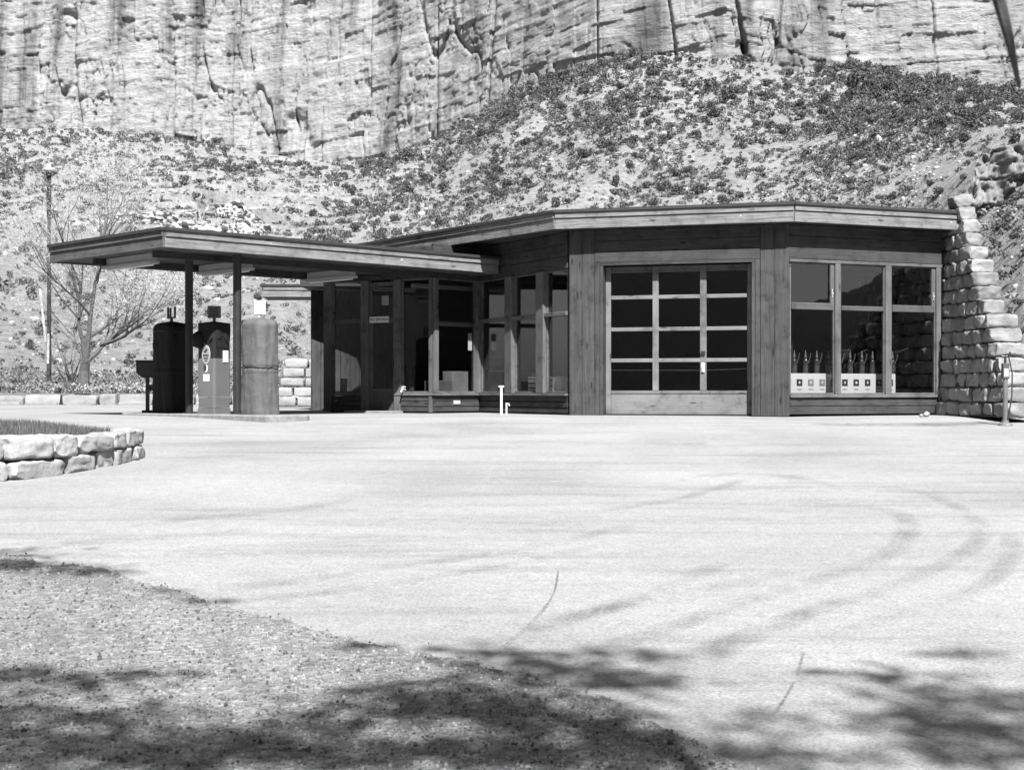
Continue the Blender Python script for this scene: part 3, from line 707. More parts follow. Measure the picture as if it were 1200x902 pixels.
# low kerb wall of stone along the back of the lot, left
blocks = []; rk = random.Random(5)
x = -26.0
while x < -7.8:
    ln = rk.uniform(.5, 1.3); x1 = x+ln; hgt = .36+rk.uniform(-.03, .03)
    yy = 50+.15*math.sin(x*.5)
    blocks.append((((x+x1)/2, yy, hgt/2-.02), [(1,0,0),(0,1,0),(0,0,1)], (ln/2-.02, .2, hgt/2), .05))
    if rk.random() < .6: blocks.append((((x+x1)/2, yy-.28, .03), [(1,0,0),(0,1,0),(0,0,1)], (ln/2-.05, .14, .07), .05))
    x = x1
M['stone_kerb'] = stone('kerb_sandstone', .34, 2.0, .4)
kw = stonemesh('stone_kerb_wall', blocks, M['stone_kerb'], None, 5); tag(kw, 'long low kerb wall of pale stones along the back of the lot', 'kerb wall')
# stepped block wall seen left of the office
blocks = []; rk = random.Random(9); Yw = 45.0
for i in range(5):
    z0 = i*.30; xl = rayx(324+i*2.2, Yw); x = xl
    while x < -3.5:
        ln = rk.uniform(.45, .9); x1 = x+ln
        blocks.append((((x+x1)/2, Yw+i*.06, z0+.15), [(1,0,0),(0,1,0),(0,0,1)], (ln/2-.012, .25, .138), .035)); x = x1
bwl = stonemesh('stone_block_wall', blocks, M['stone_pale'], None, 5); tag(bwl, 'bright coursed stone block wall standing behind the left corner of the office', 'stone wall')

# ================================================================== THE STATION
D1, D2, D3 = (.85, 28.2), (5.27, 26.93), (8.77, 28.37); DL = (-4.95, 36.52)
KT = 4.0                                                     # roof edge height
fG, fR, fC_e = Frame(D1, D2), Frame(D2, D3), Frame(DL, D1)
wG = offset(fG, .33); wR = offset(fR, .33)
cor = isect(wG, wR)
g0 = wG.o+wG.d*wG.S(667)
G_ = Frame(g0, cor); Rw = Frame(cor, cor+wR.d*(Frame(cor, cor+wR.d).S(1103.5)))
cR = Vector((g0.x-.02, g0.y+.12)); cL = Vector((-.72, 31.9)); aR = Vector((-1.68, 30.9)); aL = Vector((-4.2, 32.3))
C_ = Frame(cL, cR); B_ = Frame(aR, cL); A_ = Frame(aL, aR)
ST = empty('service_station', (g0.x, g0.y, 0)); tag(ST, 'low dark wooden service station with flat roof, garage door and angled glass office', 'building')
soff = KT-.36
# roof: deck, soffit boards, fascia per edge
roofpoly = [D1, D2, D3, (9.6, 31), (9.6, 39.5), (-4, 41), DL]
roof = MB().prism([( p[0]*1.0, p[1]) for p in roofpoly], soff+.03, KT-.02).build('roof', M['roofing'], ST)
def fascia(fr, Ln, zt, name, m1, parent, thick=.36, e0=0, e1=0):
    lo = MB().box(-e0, Ln+e1, -.03, .02, zt-thick, zt-.155); hi = MB().box(-e0, Ln+e1, -.055, .02, zt-.15, zt-.045)
    lo.v += []; b = len(lo.v); lo.v += hi.v; lo.f += [tuple(i+b for i in f) for f in hi.f]
    o = lo.build(name, m1, parent, fr, bevel=.004)
    cap = MB().box(-e0-.02, Ln+e1+.02, -.085, .3, zt-.043, zt+.012).build('roof_edging', M['roofing'], parent, fr)
    return o
def dec(fr, Ln): return fr, Ln
for fr, e0, e1 in ((fG, .0, .0), (fR, .0, .03), (fC_e, 0, .0)):
    fascia(fr, fr.L, KT, 'fascia', M['fascia'], ST, .36, e0, e1)
# right hand end of the roof, a short return
fE = Frame(D3, (D3[0]+.15, D3[1]+3.0)); fascia(fE, 2.0, KT, 'fascia', M['fascia'], ST)
mb = MB()
for fr in (fG, fR, fC_e):
    pass
mb.prism([(p[0], p[1]) for p in roofpoly], soff+.005, soff+.028).build('soffit', M['soffit'], ST)

def hboards(mb, x0, x1, y0, y1, z0, z1, h=.2, gap=.008, lap=.004):
    n = max(1, round((z1-z0)/h)); s = (z1-z0)/n
    for i in range(n): mb.box(x0, x1, y0-lap*(i % 2), y1, z0+i*s+gap/2, z0+(i+1)*s-gap/2)
def vboards(mb, x0, x1, y0, y1, z0, z1, wd=.22, gap=.007):
    n = max(1, round((x1-x0)/wd)); s = (x1-x0)/n
    for i in range(n): mb.box(x0+i*s+gap/2, x0+(i+1)*s-gap/2, y0-.006*(i % 2), y1, z0, z1)
# garage front ---------------------------------------------------
g = G_; L = g.L
oL, oR = g.S(707), g.S(881); oT = g.Z(790, 309.5); cT = g.Z(790, 293.5)
for a, b in ((0, oL-.17), (oR+.16, L)):
    mb = MB(); vboards(mb, a, b, 0, .05, 0, soff, .25); mb.build('siding', M['wood_v'], ST, g, bevel=.004)
mb = MB(); hboards(mb, oL-.165, oR+.155, .0, .05, cT, soff, .24); mb.build('wall_boards', M['wood_h'], ST, g, bevel=.004)
mb = MB().box(oL-.165, oR+.155, -.02, .05, oT+.06, cT-.004); mb.box(oL-.06, oR+.06, -.035, .06, oT, oT+.056); mb.build('door_header', M['wood_h'], ST, g, bevel=.005)
for (a, b), (c_, d_) in (((oL-.165, oL-.065), (oL-.06, oL-.002)), ((oR+.065, oR+.155), (oR+.002, oR+.06))):
    MB().box(a, b, -.02, .05, 0, oT+.056).box(c_, d_, -.035, .30, 0, oT-.003).build('door_casing', M['wood_v'], ST, g, bevel=.005)
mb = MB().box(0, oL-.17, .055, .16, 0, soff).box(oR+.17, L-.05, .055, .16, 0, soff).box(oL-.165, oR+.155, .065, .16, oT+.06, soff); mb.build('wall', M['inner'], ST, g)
# garage door
y0, y1 = .20, .245
zr = [g.Z(714, y) for y in (350.5, 388, 424.5, 459.5)]; rw_ = .075
xs_ = [g.S(762.5), g.S(769.5), g.S(818.5), g.S(826)]
mb = MB()
zb_ = zr[3]
for z in zr[:3]: mb.box(oL+.11, oR-.11, y0, y1, z, z+rw_)
mb.box(oL+.11, oR-.11, y0, y1, zb_-.03, zb_+.03).box(oL+.11, oR-.11, y0, y1, oT-.13, oT-.01)
gd = mb.build('garage_door', M['door_paint'], ST, g, bevel=.006)
mb = MB().box(oL+.005, oL+.107, y0-.004, y1, .012, oT-.01).box(oR-.107, oR-.005, y0-.004, y1, .012, oT-.01)
for a, b in ((xs_[0], xs_[1]), (xs_[2], xs_[3])): mb.box(a, b, y0-.005, y1+.002, zb_+.032, oT-.02)
mb.build('stile', M['door_paint_v'], gd, local=True, bevel=.005)
MB().box(oL+.11, oR-.11, y0+.012, y1, .02, zb_-.032).build('door_panel', M['door_paint'], gd, local=True, bevel=.004)
mb = MB(); zz_ = [zb_]+list(reversed(zr[:3]))+[oT-.13]
MB().box(oL+.11, oR-.11, y0+.02, y0+.026, zb_+.03, oT-.13).build('pane', M['glass'], gd, local=True)
sx = (xs_[2]+xs_[3])/2
MB().box(sx-.028, sx+.028, y0-.03, y0-.006, g.Z(822, 436), g.Z(822, 425)).box(sx-.012, sx+.012, y0-.05, y0-.03, g.Z(822, 435), g.Z(822, 430)).build('lock_plate', M['white'], gd, local=True)
MB().box(sx-.04, sx+.04, y0-.045, y0-.006, g.Z(822, 415), g.Z(822, 411)).build('handle', M['steel_dark'], gd, local=True)
MB().tube([(oL+.1, y1+.1, g.Z(790, 433)), (sx, y1+.1, g.Z(790, 433.6)), (oR-.15, y1+.1, g.Z(790, 432))], .008).build('tie_rod', M['tube_white'], gd, local=True)
# right hand display window ----------------------------------------
def glazed(fr, bays, zsill, zhead, ztr, parent, wallboards=True, yin=.0, post=.0, sill=True, sash=None, glass='glass', latches=False, base0=0):
    """bays: list of (x0,x1) glass openings along the frame"""
    for k, (a, b) in enumerate(bays):
        t = .028
        mb = MB().box(a, b, .02, .075, zsill, zsill+t*1.3).box(a, b, .02, .075, zhead-t, zhead).box(a, a+t, .02, .075, zsill+t*1.3+.001, zhead-t-.001).box(b-t, b, .02, .075, zsill+t*1.3+.001, zhead-t-.001)
        if ztr: mb.box(a+t+.001, b-t-.001, .0, .078, ztr-.045, ztr+.045)
        w_ = mb.build('window', M['trim'], parent, fr, bevel=.004)
        if ztr:
            MB().box(a+t, b-t, .045, .051, zsill+t, ztr-.045).build('pane', M[glass], w_, local=True)
            MB().box(a+t, b-t, .045, .051, ztr+.045, zhead-t).build('pane', M[glass], w_, local=True)
        else: MB().box(a+t, b-t, .045, .051, zsill+t, zhead-t).build('pane', M[glass], w_, local=True)
        if latches:
            f0 = MB().box(b-t-.075, b-t-.003, .006, .042, ztr+.05, zhead-t-.003).box(a+t+.003, b-t-.078, .006, .042, ztr+.05, ztr+.085)
            f0.build('sash_frame', M['trim_v'], w_, local=True); zz = (ztr+zhead)/2
            MB().box(b-t-.05, b-t-.035, -.012, .005, zz-.06, zz+.07).box(b-t-.06, b-t-.028, -.02, .004, zz-.01, zz+.02).build('latch', M['steel'], w_, local=True)
r = Rw; L = r.L
sl = r.Z(1010, 463); hd = r.Z(1010, 310); tr = r.Z(1010, 361.5); hb = r.Z(1010, 289.5)
px_m = [(924.7, 978.5), (985, 1037.5), (1044.5, 1097)]
bays = [(max(.02, r.S(a)), r.S(b)) for a, b in px_m]
glazed(r, bays, sl+.01, hd, tr, ST, latches=False)
wr = [o for o in ST.children if o.name.startswith('window')]
for k in (0, 2):
    a, b = bays[k]; w_ = wr[k]
    MB().box(b-.10, b-.032, .004, .042, tr+.05, hd-.031).box(a+.031, b-.103, .004, .042, tr+.05, tr+.088).build('sash_frame', M['trim_v'], w_, local=True)
    MB().box(b-.075, b-.06, -.015, .003, tr+.2, tr+.36).box(b-.085, b-.05, -.025, .002, tr+.26, tr+.29).build('latch', M['tube_white'], w_, local=True)
mb = MB()
for a, b in ((bays[0][1]+.002, bays[1][0]-.002), (bays[1][1]+.002, bays[2][0]-.002), (bays[2][1]+.002, L-.02)): mb.box(a, b, -.015, .09, sl+.012, hd)
mb.build('mullion', M['trim_v'], ST, r, bevel=.006)
mb = MB().box(0, L, -.05, .12, sl-.045, sl+.008); mb.build('sill', M['trim'], ST, r, bevel=.006)
mb = MB(); hboards(mb, .0, L, .005, .06, .03, sl-.047, .13, .012, .012); mb.build('wall_boards', M['wood_h'], ST, r, bevel=.005)
mb = MB(); hboards(mb, 0.0, L, .0, .06, hd+.06, soff, .26, .008); mb.build('wall_boards', M['wood_h'], ST, r, bevel=.005)
MB().box(0, L, -.018, .08, hd+.003, hd+.056).build('drip_strip', M['trim'], ST, r)
# office: three angled glazed walls ----------------------------------------
HD, SL, TR = 2.91, .425, 2.02
def mull(fr, spans, z0, z1, y0_=-.03, y1_=.10):
    mb = MB()
    for a, b in spans: mb.box(a, b, y0_, y1_, z0, z1)
    return mb.build('mullion', M['trim_v'], ST, fr, bevel=.006)
c = C_
sp = [(c.S(594.5), c.S(602.5)), (c.S(631), c.S(639.5))]
mull(c, [(s_-.0, e_) for s_, e_ in sp], SL+.01, HD, -.07)
bC = [(.06, sp[0][0]-.002), (sp[0][1]+.002, sp[1][0]-.002), (sp[1][1]+.002, c.L-.03)]
glazed(c, bC, SL+.01, HD-.002, TR, ST)
MB().box(.06, c.L-.02, -.045, .018, TR-.04, TR+.04).build('transom', M['trim'], ST, c, bevel=.006)
MB().box(.02, c.L, -.07, .13, SL-.045, SL+.006).build('sill', M['trim'], ST, c, bevel=.006)
mb = MB(); hboards(mb, 0.02, c.L, .0, .06, .03, SL-.047, .12, .012, .012); mb.build('wall_boards', M['wood_h'], ST, c, bevel=.005)
mb = MB(); hboards(mb, 0.0, c.L, -.02, .08, HD+.002, soff, .25); mb.build('wall_boards', M['wood_h'], ST, c, bevel=.005)
b_ = B_
mull(b_, [(-.02, .10), (b_.L-.11, b_.L+.04)], SL+.01, HD, -.06)
glazed(b_, [(.102, b_.L-.112)], SL+.01, HD-.002, 1.93, ST)
MB().box(-.03, b_.L+.0, -.065, .13, SL-.045, SL+.006).build('sill', M['trim'], ST, b_, bevel=.006)
mb = MB(); hboards(mb, 0.0, b_.L, .0, .06, .03, SL-.047, .12, .012, .012); mb.build('wall_boards', M['wood_h'], ST, b_, bevel=.005)
mb = MB(); hboards(mb, 0.0, b_.L, -.01, .08, HD+.002, soff, .25); mb.build('wall_boards', M['wood_h'], ST, b_, bevel=.005)
a_ = A_
S = a_.S
posts = [(S(380.5), S(389.5)), (S(424), S(432.5)), (S(463), S(470.5)), (S(503.5), a_.L-.02)]
mull(a_, posts, .02, HD, -.05)
glazed(a_, [(posts[0][1]+.002, posts[1][0]-.002)], SL+.01, HD-.002, TR, ST)
glazed(a_, [(posts[2][1]+.002, posts[3][0]-.002)], SL+.01, HD-.002, None, ST)
MB().box(posts[2][0]-.02, a_.L+.03, -.065, -.0, SL-.045, SL+.006).box(posts[0][1]+.002, posts[1][0]-.002, -.03, .1, SL-.045, SL+.006).build('sill', M['trim'], ST, a_, bevel=.006)
for k in (2, 0):
    mb = MB(); hboards(mb, posts[k][1], posts[k+1][0], -.03, .06, .03, SL-.047, .12, .012, .012); mb.build('wall_boards', M['wood_h'], ST, a_, bevel=.005)
mb = MB(); hboards(mb, -.1, a_.L, -.01, .08, HD+.002, 3.02, .12); hboards(mb, 0.8, a_.L, .3, .38, 3.03, soff, .25); mb.build('wall_boards', M['wood_h'], ST, a_, bevel=.005)
# glass entrance door
x0, x1 = posts[1][1]+.004, posts[2][0]-.004
mb = MB().box(x0, x0+.07, .02, .06, .03, HD-.05).box(x1-.07, x1, .02, .06, .03, HD-.05).box(x0+.071, x1-.071, .02, .06, HD-.13, HD-.05).box(x0+.071, x1-.071, .02, .06, .45, .53).box(x0+.071, x1-.071, .03, .05, .03, .449).box(x0+.071, x1-.071, .02, .06, 1.98, 2.08)
dr = mb.build('entrance_door', M['trim_v'], ST, a_, bevel=.005)
MB().box(x0+.07, x1-.07, .036, .042, .53, 1.98).box(x0+.07, x1-.07, .036, .042, 2.08, HD-.13).build('pane', M['glass'], dr, local=True)
MB().box(x1-.05, x1-.03, -.03, .015, 1.0, 1.15).build('handle', M['steel_dark'], dr, local=True)
sgx0, sgx1 = S(432.5), S(456); sgz0, sgz1 = a_.Z(445, 378), a_.Z(445, 371)
sg = MB().box(sgx0+.02, sgx1, -.015, .012, sgz0, sgz1).build('no_smoking_sign', M['white'], dr, local=True)
textmesh('NO SMOKING', .084, sg, ((sgx0+sgx1)/2+.035, -.018, (sgz0+sgz1)/2), (R(90), 0, 0), M['ink'])
MB().box(S(446.5), S(454.6), .028, .032, a_.Z(450, 357.5), a_.Z(450, 346.5)).build('notice', M['midgrey'], dr, local=True)
npap = MB().box(b_.S(550.5), b_.S(555), .052, .056, b_.Z(552, 410.5), b_.Z(552, 390.5)).build('notice', M['paper'], ST, b_)
# end wall behind the first window and low rear roof
eW = Frame((-5.02, 36.0), (-2.2, 36.9))
mb = MB(); vboards(mb, 0, eW.L, 0, .06, 0, 3.0, .24); mb.build('siding', M['wood_v'], ST, eW, bevel=.004)
lowp = [(-2.6, 34.9), (-5.15, 35.0), (-5.1, 38.9), (-6.7, 38.8), (-6.8, 40.4), (-2, 40.4)][::-1]
MB().prism(lowp, 3.02, 3.30).build('rear_roof', M['roofing'], ST)
fT = Frame((-6.7, 38.8), (-5.1, 38.9)); fascia(fT, fT.L, 3.34, 'fascia', M['fascia'], ST, .33)
fT2 = Frame((-6.8, 40.4), (-6.7, 38.8)); fascia(fT2, fT2.L, 3.34, 'fascia', M['fascia'], ST, .33)
# interior: floor, rear partitions, ceiling line
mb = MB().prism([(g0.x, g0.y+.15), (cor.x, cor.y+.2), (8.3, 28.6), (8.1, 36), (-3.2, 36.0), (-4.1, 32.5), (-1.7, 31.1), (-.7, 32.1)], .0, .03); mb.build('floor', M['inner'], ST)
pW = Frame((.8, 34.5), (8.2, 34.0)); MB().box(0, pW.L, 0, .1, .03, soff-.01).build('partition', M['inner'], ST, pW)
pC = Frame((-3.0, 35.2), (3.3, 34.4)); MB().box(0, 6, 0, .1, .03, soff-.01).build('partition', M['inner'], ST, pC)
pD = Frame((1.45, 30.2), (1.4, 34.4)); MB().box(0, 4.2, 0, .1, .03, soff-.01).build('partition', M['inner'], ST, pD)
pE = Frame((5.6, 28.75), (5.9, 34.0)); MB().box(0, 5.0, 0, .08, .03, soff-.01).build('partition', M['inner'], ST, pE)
MB().box(.0, c.L, .16, .62, .36, .41).build('display_ledge', M['dark_wood'], ST, c)
MB().box(-.1, b_.L, .16, .62, .36, .41).build('display_ledge', M['dark_wood'], ST, b_)
# strip lights inside the office ceiling
for p, q in (((-2.2, 32.0), (-.9, 33.2)), ((-3.2, 32.9), (-2.3, 33.7))):
    fr = Frame(p, q); MB().box(0, fr.L, -.07, .07, 2.78, 2.86).build('strip_light', M['tube_white'], ST, fr)
# step at the entrance
stp = MB().box(posts[1][0]-.1, posts[2][1]+.1, -.55, -.08, -.02, .05).build('door_step', M['concrete'], ST, a_, bevel=.015)
# spigot on the first low wall
MB().tube([c.W(0,0)[:2]+(0,) if False else (posts[2][1]+.12, -.03, SL+.08), (posts[2][1]+.12, -.16, SL+.1), (posts[2][1]+.12, -.2, SL+.03)], .018).tube([(posts[2][1]+.07, -.1, SL+.14), (posts[2][1]+.17, -.1, SL+.14)], .012).build('spigot', M['white'], ST, a_)
MB().box(b_.L*.42, b_.L*.55, -.03, -.005, .2, .27).build('outlet_box', M['white'], ST, b_)

# ================================================================== CANOPY
CB = {'C1': (-6.1, 25.3), 'C2': (-.31, 31.0), 'C0': (-9.08, 28.4), 'C3': (-3.3, 34.1)}
CT = 3.34; v0 = Vector(CB['C1']); vdir = (Vector(CB['C2'])-v0).normalized(); udir = (Vector(CB['C0'])-v0).normalized()
Lv = (Vector(CB['C2'])-v0).length; Lu = (Vector(CB['C0'])-v0).length
CAN = empty('canopy', (-6.1, 28.2, 0)); tag(CAN, 'flat wooden canopy on two dark steel posts sheltering the pump island', 'canopy')
fV = Frame(CB['C1'], CB['C2']); fU = Frame(CB['C0'], CB['C1']); fW = Frame(CB['C2'], CB['C3']); fX = Frame(CB['C3'], CB['C0'])
MB().prism([CB['C1'], CB['C2'], CB['C3'], CB['C0']], CT-.26, CT-.02).build('roof_deck', M['roofing'], CAN)
for fr in (fV, fU, fW, fX):
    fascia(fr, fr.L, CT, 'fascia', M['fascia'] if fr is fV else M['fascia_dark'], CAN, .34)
mb = MB(); n = 22
for i in range(n):                                          # soffit boards run across the canopy, in the frame of its front edge
    a = .03+i*(fV.L-.06)/n; mb.box(a+.004, a+(fV.L-.06)/n-.004, .03, Lu-.03, CT-.31+.004*(i % 2), CT-.265)
M['soffit_y'] = wood('canopy_soffit_boards', .09, 'x', .5)
mb.build('soffit', M['soffit_y'], CAN, fV)
for (px0, y0_, px1) in ():
    pass
def P2(px, Yv): return (rayx(px, Yv), Yv)
for p, q in (((-6.62, 26.7), (-7.9, 28.05)), ((-5.1, 28.1), (-6.35, 29.4)), ((-3.3, 30.1), (-4.4, 31.2))):
    fr = Frame(p, q) if p[0] < q[0] else Frame(q, p)
    l_ = MB().box(0, fr.L, -.10, .10, CT-.50, CT-.45).box(.02, fr.L-.02, -.06, .06, CT-.449, CT-.311).build('strip_light', M['tube_white'], CAN, fr)
    MB().tube([(.05, 0, CT-.52), (fr.L-.05, 0, CT-.52)], .018).build('tube', M['white'], l_, local=True)
mb = MB().box(.35, fV.L-.4, .9, 1.0, CT-.43, CT-.312).box(.35, fV.L-.4, Lu-1.2, Lu-1.1, CT-.43, CT-.312); mb.build('beam', M['wood_h'], CAN, fV)
# island row
rd = Vector((-.745, .667)); P0 = Vector((rayx(278, 26.95), 26.95)); ITOP = .045
def T(px):
    a = -(px-600)/F; return (a*P0.y+P0.x)/(.745-.667*a)
def IP(px, off=0):
    p = P0+rd*T(px); nn = Vector((-rd.y, rd.x)) if False else Vector((-.667, -.745)); return p+nn*off
for px_ in (278, 221.5):
    p = IP(px_); MB().tube([(p.x, p.y, ITOP), (p.x, p.y, CT-.311)], .078, 18).build('post', M['steel_dark'], CAN, smooth=False)
    MB().tube([(p.x, p.y, ITOP+.001), (p.x, p.y, ITOP+.02)], .13, 18).build('base_plate', M['steel_dark'], CAN)
# ------------------------------------------------------------------ pump island
ang = math.atan2(-rd.y, -rd.x)
def rounded(x0, x1, y0, y1, r_, n=6):
    P = []
    for cx, cy, a0 in ((x1-r_, y1-r_, 0), (x0+r_, y1-r_, 90), (x0+r_, y0+r_, 180), (x1-r_, y0+r_, 270)):
        for k in range(n+1): a = R(a0+90*k/n); P.append((cx+r_*math.cos(a), cy+r_*math.sin(a)))
    return P
t0 = T(173)+.35; t1 = -T(345)
isl = MB().prism(rounded(-t0, t1, -.5, .5, .28), -.35, ITOP).build('pump_island', M['concrete'], None, loc=(P0.x, P0.y, 0), rot=(0, 0, ang), bevel=.02)
tag(isl, 'raised concrete pump island with rounded ends under the canopy', 'kerb island')
# ------------------------------------------------------------------ pumps
def topper(parent, kind, z):
    if kind == 'frame':
        MB().tube([(0, 0, z), (0, 0, z+.07)], .03).box(-.13, .13, -.015, .015, z+.07, z+.10).box(-.13, -.10, -.015, .015, z+.101, z+.30).box(.10, .13, -.015, .015, z+.101, z+.30).box(-.05, -.02, -.015, .015, z+.101, z+.28).build('sign_bracket', M['steel_dark'], parent, local=True)
    elif kind == 'box':
        MB().tube([(0, 0, z), (0, 0, z+.07)], .035).box(-.12, .12, -.05, .05, z+.07, z+.30).build('price_sign', M['post_grey'], parent, local=True, bevel=.008)
        MB().box(-.085, .085, -.056, -.051, z+.10, z+.27).build('sign_face', M['steel'], parent, local=True)
    else:
        MB().tube([(0, 0, z), (0, 0, z+.06)], .03).box(-.14, .14, -.03, .03, z+.06, z+.32).build('price_sign', M['white'], parent, local=True, bevel=.01)
def cover(hgt, wx, wy, seed, parent, mat, squash=.5):
    nz, na = 70, 64; V = []
    for k in range(nz+1):
        z = hgt*k/nz; t = k/nz
        for i in range(na):
            a = 2*math.pi*i/na; ca, sa = math.cos(a), math.sin(a); p = 5.0
            rr_ = 1/((abs(ca)**p+abs(sa)**p)**(1/p))
            fold = .035*float(noise(np.array(a*3.0+seed+z*.6), np.array(z*1.3), seed))+.02*float(noise(np.array(a*8.0+z*1.4), np.array(z*3.), seed+3))
            fold += .012*math.sin(a*11+z*3+seed)*(1-t*.6)
            k_ = 1+fold*1.5-.05*math.exp(-((z-hgt*.50)/.025)**2)+.03*math.exp(-((z-hgt*.46)/.03)**2)+.02*float(noise(np.array(a*1.5), np.array(z*9.), seed+5))
            if t > .94: k_ *= 1-((t-.94)/.06)**2*.22
            V.append((wx*rr_*ca*k_, wy*rr_*sa*k_, z))
    Q = []
    for k in range(nz):
        for i in range(na):
            j = (i+1) % na; Q.append((k*na+i, k*na+j, (k+1)*na+j, (k+1)*na+i))
    V = np.array(V); o = npmesh('canvas_cover', V, Q, mat, parent, smooth=True)
    top = [tuple(V[nz*na+i]) for i in range(na)]; m = MB(); m.v = top+[(0, 0, hgt+.05)]; m.f = [(i, (i+1) % na, na) for i in range(na)]
    m.build('cover_top', mat, parent, local=True, smooth=True)
    # lashing rope
    return o
def rope(parent, wx, wy, z, mat):
    pts = []
    for i in range(41):
        a = 2*math.pi*i/40; ca, sa = math.cos(a), math.sin(a); rr_ = 1/((abs(ca)**4+abs(sa)**4)**.25); pts.append((wx*rr_*ca*1.02, wy*rr_*sa*1.02, z+.012*math.sin(a*3)))
    MB().tube(pts, .011, 5).build('rope', mat, parent, local=True)
p = IP(304.5); pr = empty('gas_pump', (p.x, p.y, ITOP), ang); tag(pr, 'gas pump wrapped in sunlit grey canvas tied round the middle, right of the three', 'gas pump', 'gas pumps on the island')
cover(1.74, .30, .26, 2.0, pr, M['canvas']); rope(pr, .305, .265, .87, M['ink']); topper(pr, 'white', 1.77)
# hanging loose flap with its shadowed opening
p = IP(201); pl = empty('gas_pump', (p.x, p.y, ITOP), ang); tag(pl, 'gas pump wrapped in canvas coloured near black for the canopy shade, left of the three', 'gas pump', 'gas pumps on the island')
cover(1.76, .30, .27, 7.0, pl, M['canvas_dark']); rope(pl, .305, .275, 1.6, M['ink']); topper(pl, 'frame', 1.79)  # same canvas as the right pump, canopy shade put into its dark colour
p = IP(251); pmid = empty('gas_pump', (p.x, p.y, ITOP), R(-2)+math.atan2(-1, 1)); tag(pmid, 'uncovered gas pump with pale labels and an oval badge, black hood on top', 'gas pump', 'gas pumps on the island')
# local x along right face; seen corner-on from the camera
hw = .225
MB().prism(rounded(-hw, hw, -hw, hw, .03, 3), 0, .11).build('pump_base', M['pump_body'], pmid, local=True)
MB().prism(rounded(-hw+.006, hw-.006, -hw+.006, hw-.006, .05, 4), .115, .31).prism(rounded(-hw, hw, -hw, hw, .05, 4), .316, 1.05).build('cabinet', M['pump_body'], pmid, local=True)
MB().prism(rounded(-hw+.004, hw-.004, -hw+.004, hw-.004, .05, 4), 1.055, 1.62).build('meter_head', M['pump_dark'], pmid, local=True)
# faces: camera-left face is local -y? choose both near faces
def onface(face, x0, x1, z0, z1, name, mat, out=.004, oval=False, parent=pmid):
    if face == 'L':   # normal pointing left-front
        f = lambda u, z, k: (-hw-k, u, z)
    else:
        f = lambda u, z, k: (u, -hw-k, z)
    m = MB(); pts = []
    cx, cz = (x0+x1)/2, (z0+z1)/2
    if oval:
        for i in range(28): a = 2*math.pi*i/28; pts.append((cx+(x1-x0)/2*math.cos(a), cz+(z1-z0)/2*math.sin(a)))
    else: pts = [(x0, z0), (x1, z0), (x1, z1), (x0, z1)]
    n = len(pts); m.v = [f(u, z, out) for u, z in pts]+[f(u, z, .0005) for u, z in pts]; m.f = [tuple(range(n)), tuple(range(2*n-1, n-1, -1))]+[(i, i+n, (i+1) % n+n, (i+1) % n) for i in range(n)]
    return m.build(name, mat, parent, local=True)
# rotation: -45 deg => local x axis points right-and-towards camera; -y face points left-front, +x ... fix by frames below
pmid.rotation_euler = (0, 0, R(57))   # local -y faces right-front, local -x faces left-front
onface('R', .0, .135, .98, 1.20, 'price_card', M['paper'], .012)
onface('L', -.10, .06, .62, .75, 'white_label', M['paper'])
em = onface('L', -.125, .085, .94, 1.30, 'oval_badge', M['tube_white'], .012, True)
onface('L', -.105, .065, .965, 1.275, 'badge_field', M['midgrey'], .015, True, em)
for z0, z1, a, b in ((1.09, 1.12, -.09, .05), (1.04, 1.065, -.08, .04), (1.0, 1.02, -.05, .01)): onface('L', a, b, z0, z1, 'badge_lettering', M['ink'], .018, False, em)
m = MB(); m.v = [(-hw-.019, .03, 1.17), (-hw-.019, -.07, 1.22), (-hw-.019, -.02, 1.15), (-hw-.019, -.02, 1.23)]; m.f = [(0, 1, 2), (1, 3, 0)]; m.build('badge_wing', M['ink'], em, local=True)
onface('L', -.06, .03, .79, .93, 'shield_sticker', M['white'], .006, True)
onface('L', -.03, .045, .81, .93, 'sticker_mark', M['ink'], .009, True)
onface('L', -.10, .08, 1.30, 1.62, 'dial_window', M['steel'], .006) ; onface('R', -.15, .15, 1.25, 1.5, 'dial_window', M['pump_dark'], .006)
# black hood bunched over the head
nz, na = 14, 40; V = []
for k in range(nz+1):
    t = k/nz
    for i in range(na):
        a = 2*math.pi*i/na; ca, sa = math.cos(a), math.sin(a); rr_ = 1/((abs(ca)**5+abs(sa)**5)**.2); hem = 1.40+.06*math.sin(a*3+1)+.04*math.sin(a*7)
        z = hem+(1.72-hem)*t; k_ = 1.09+.05*math.sin(a*9+t*2)*(1-t)
        V.append((hw*rr_*ca*k_, hw*rr_*sa*k_, z))
Q = [(k*na+i, k*na+(i+1) % na, (k+1)*na+(i+1) % na, (k+1)*na+i) for k in range(nz) for i in range(na)]
m = MB(); m.v = [tuple(v) for v in V]+[(0, 0, 1.76)]; m.f = Q+[(nz*na+i, nz*na+(i+1) % na, len(V)) for i in range(na)]
m.build('hood', M['canvas_dark'], pmid, local=True, smooth=True)
m = MB().lathe([(.02, -.16), (.11, -.12), (.14, 0), (.10, .12), (.02, .17)], (-.24, .17, 1.40), 12); m.build('nozzle_bundle', M['canvas_dark'], pmid, local=True, smooth=True)
topper(pmid, 'box', 1.75)
for ch_ in [o for o in pmid.children if o.name.startswith(('price_sign', 'sign_face'))]: ch_.rotation_euler = (0, 0, R(-57))
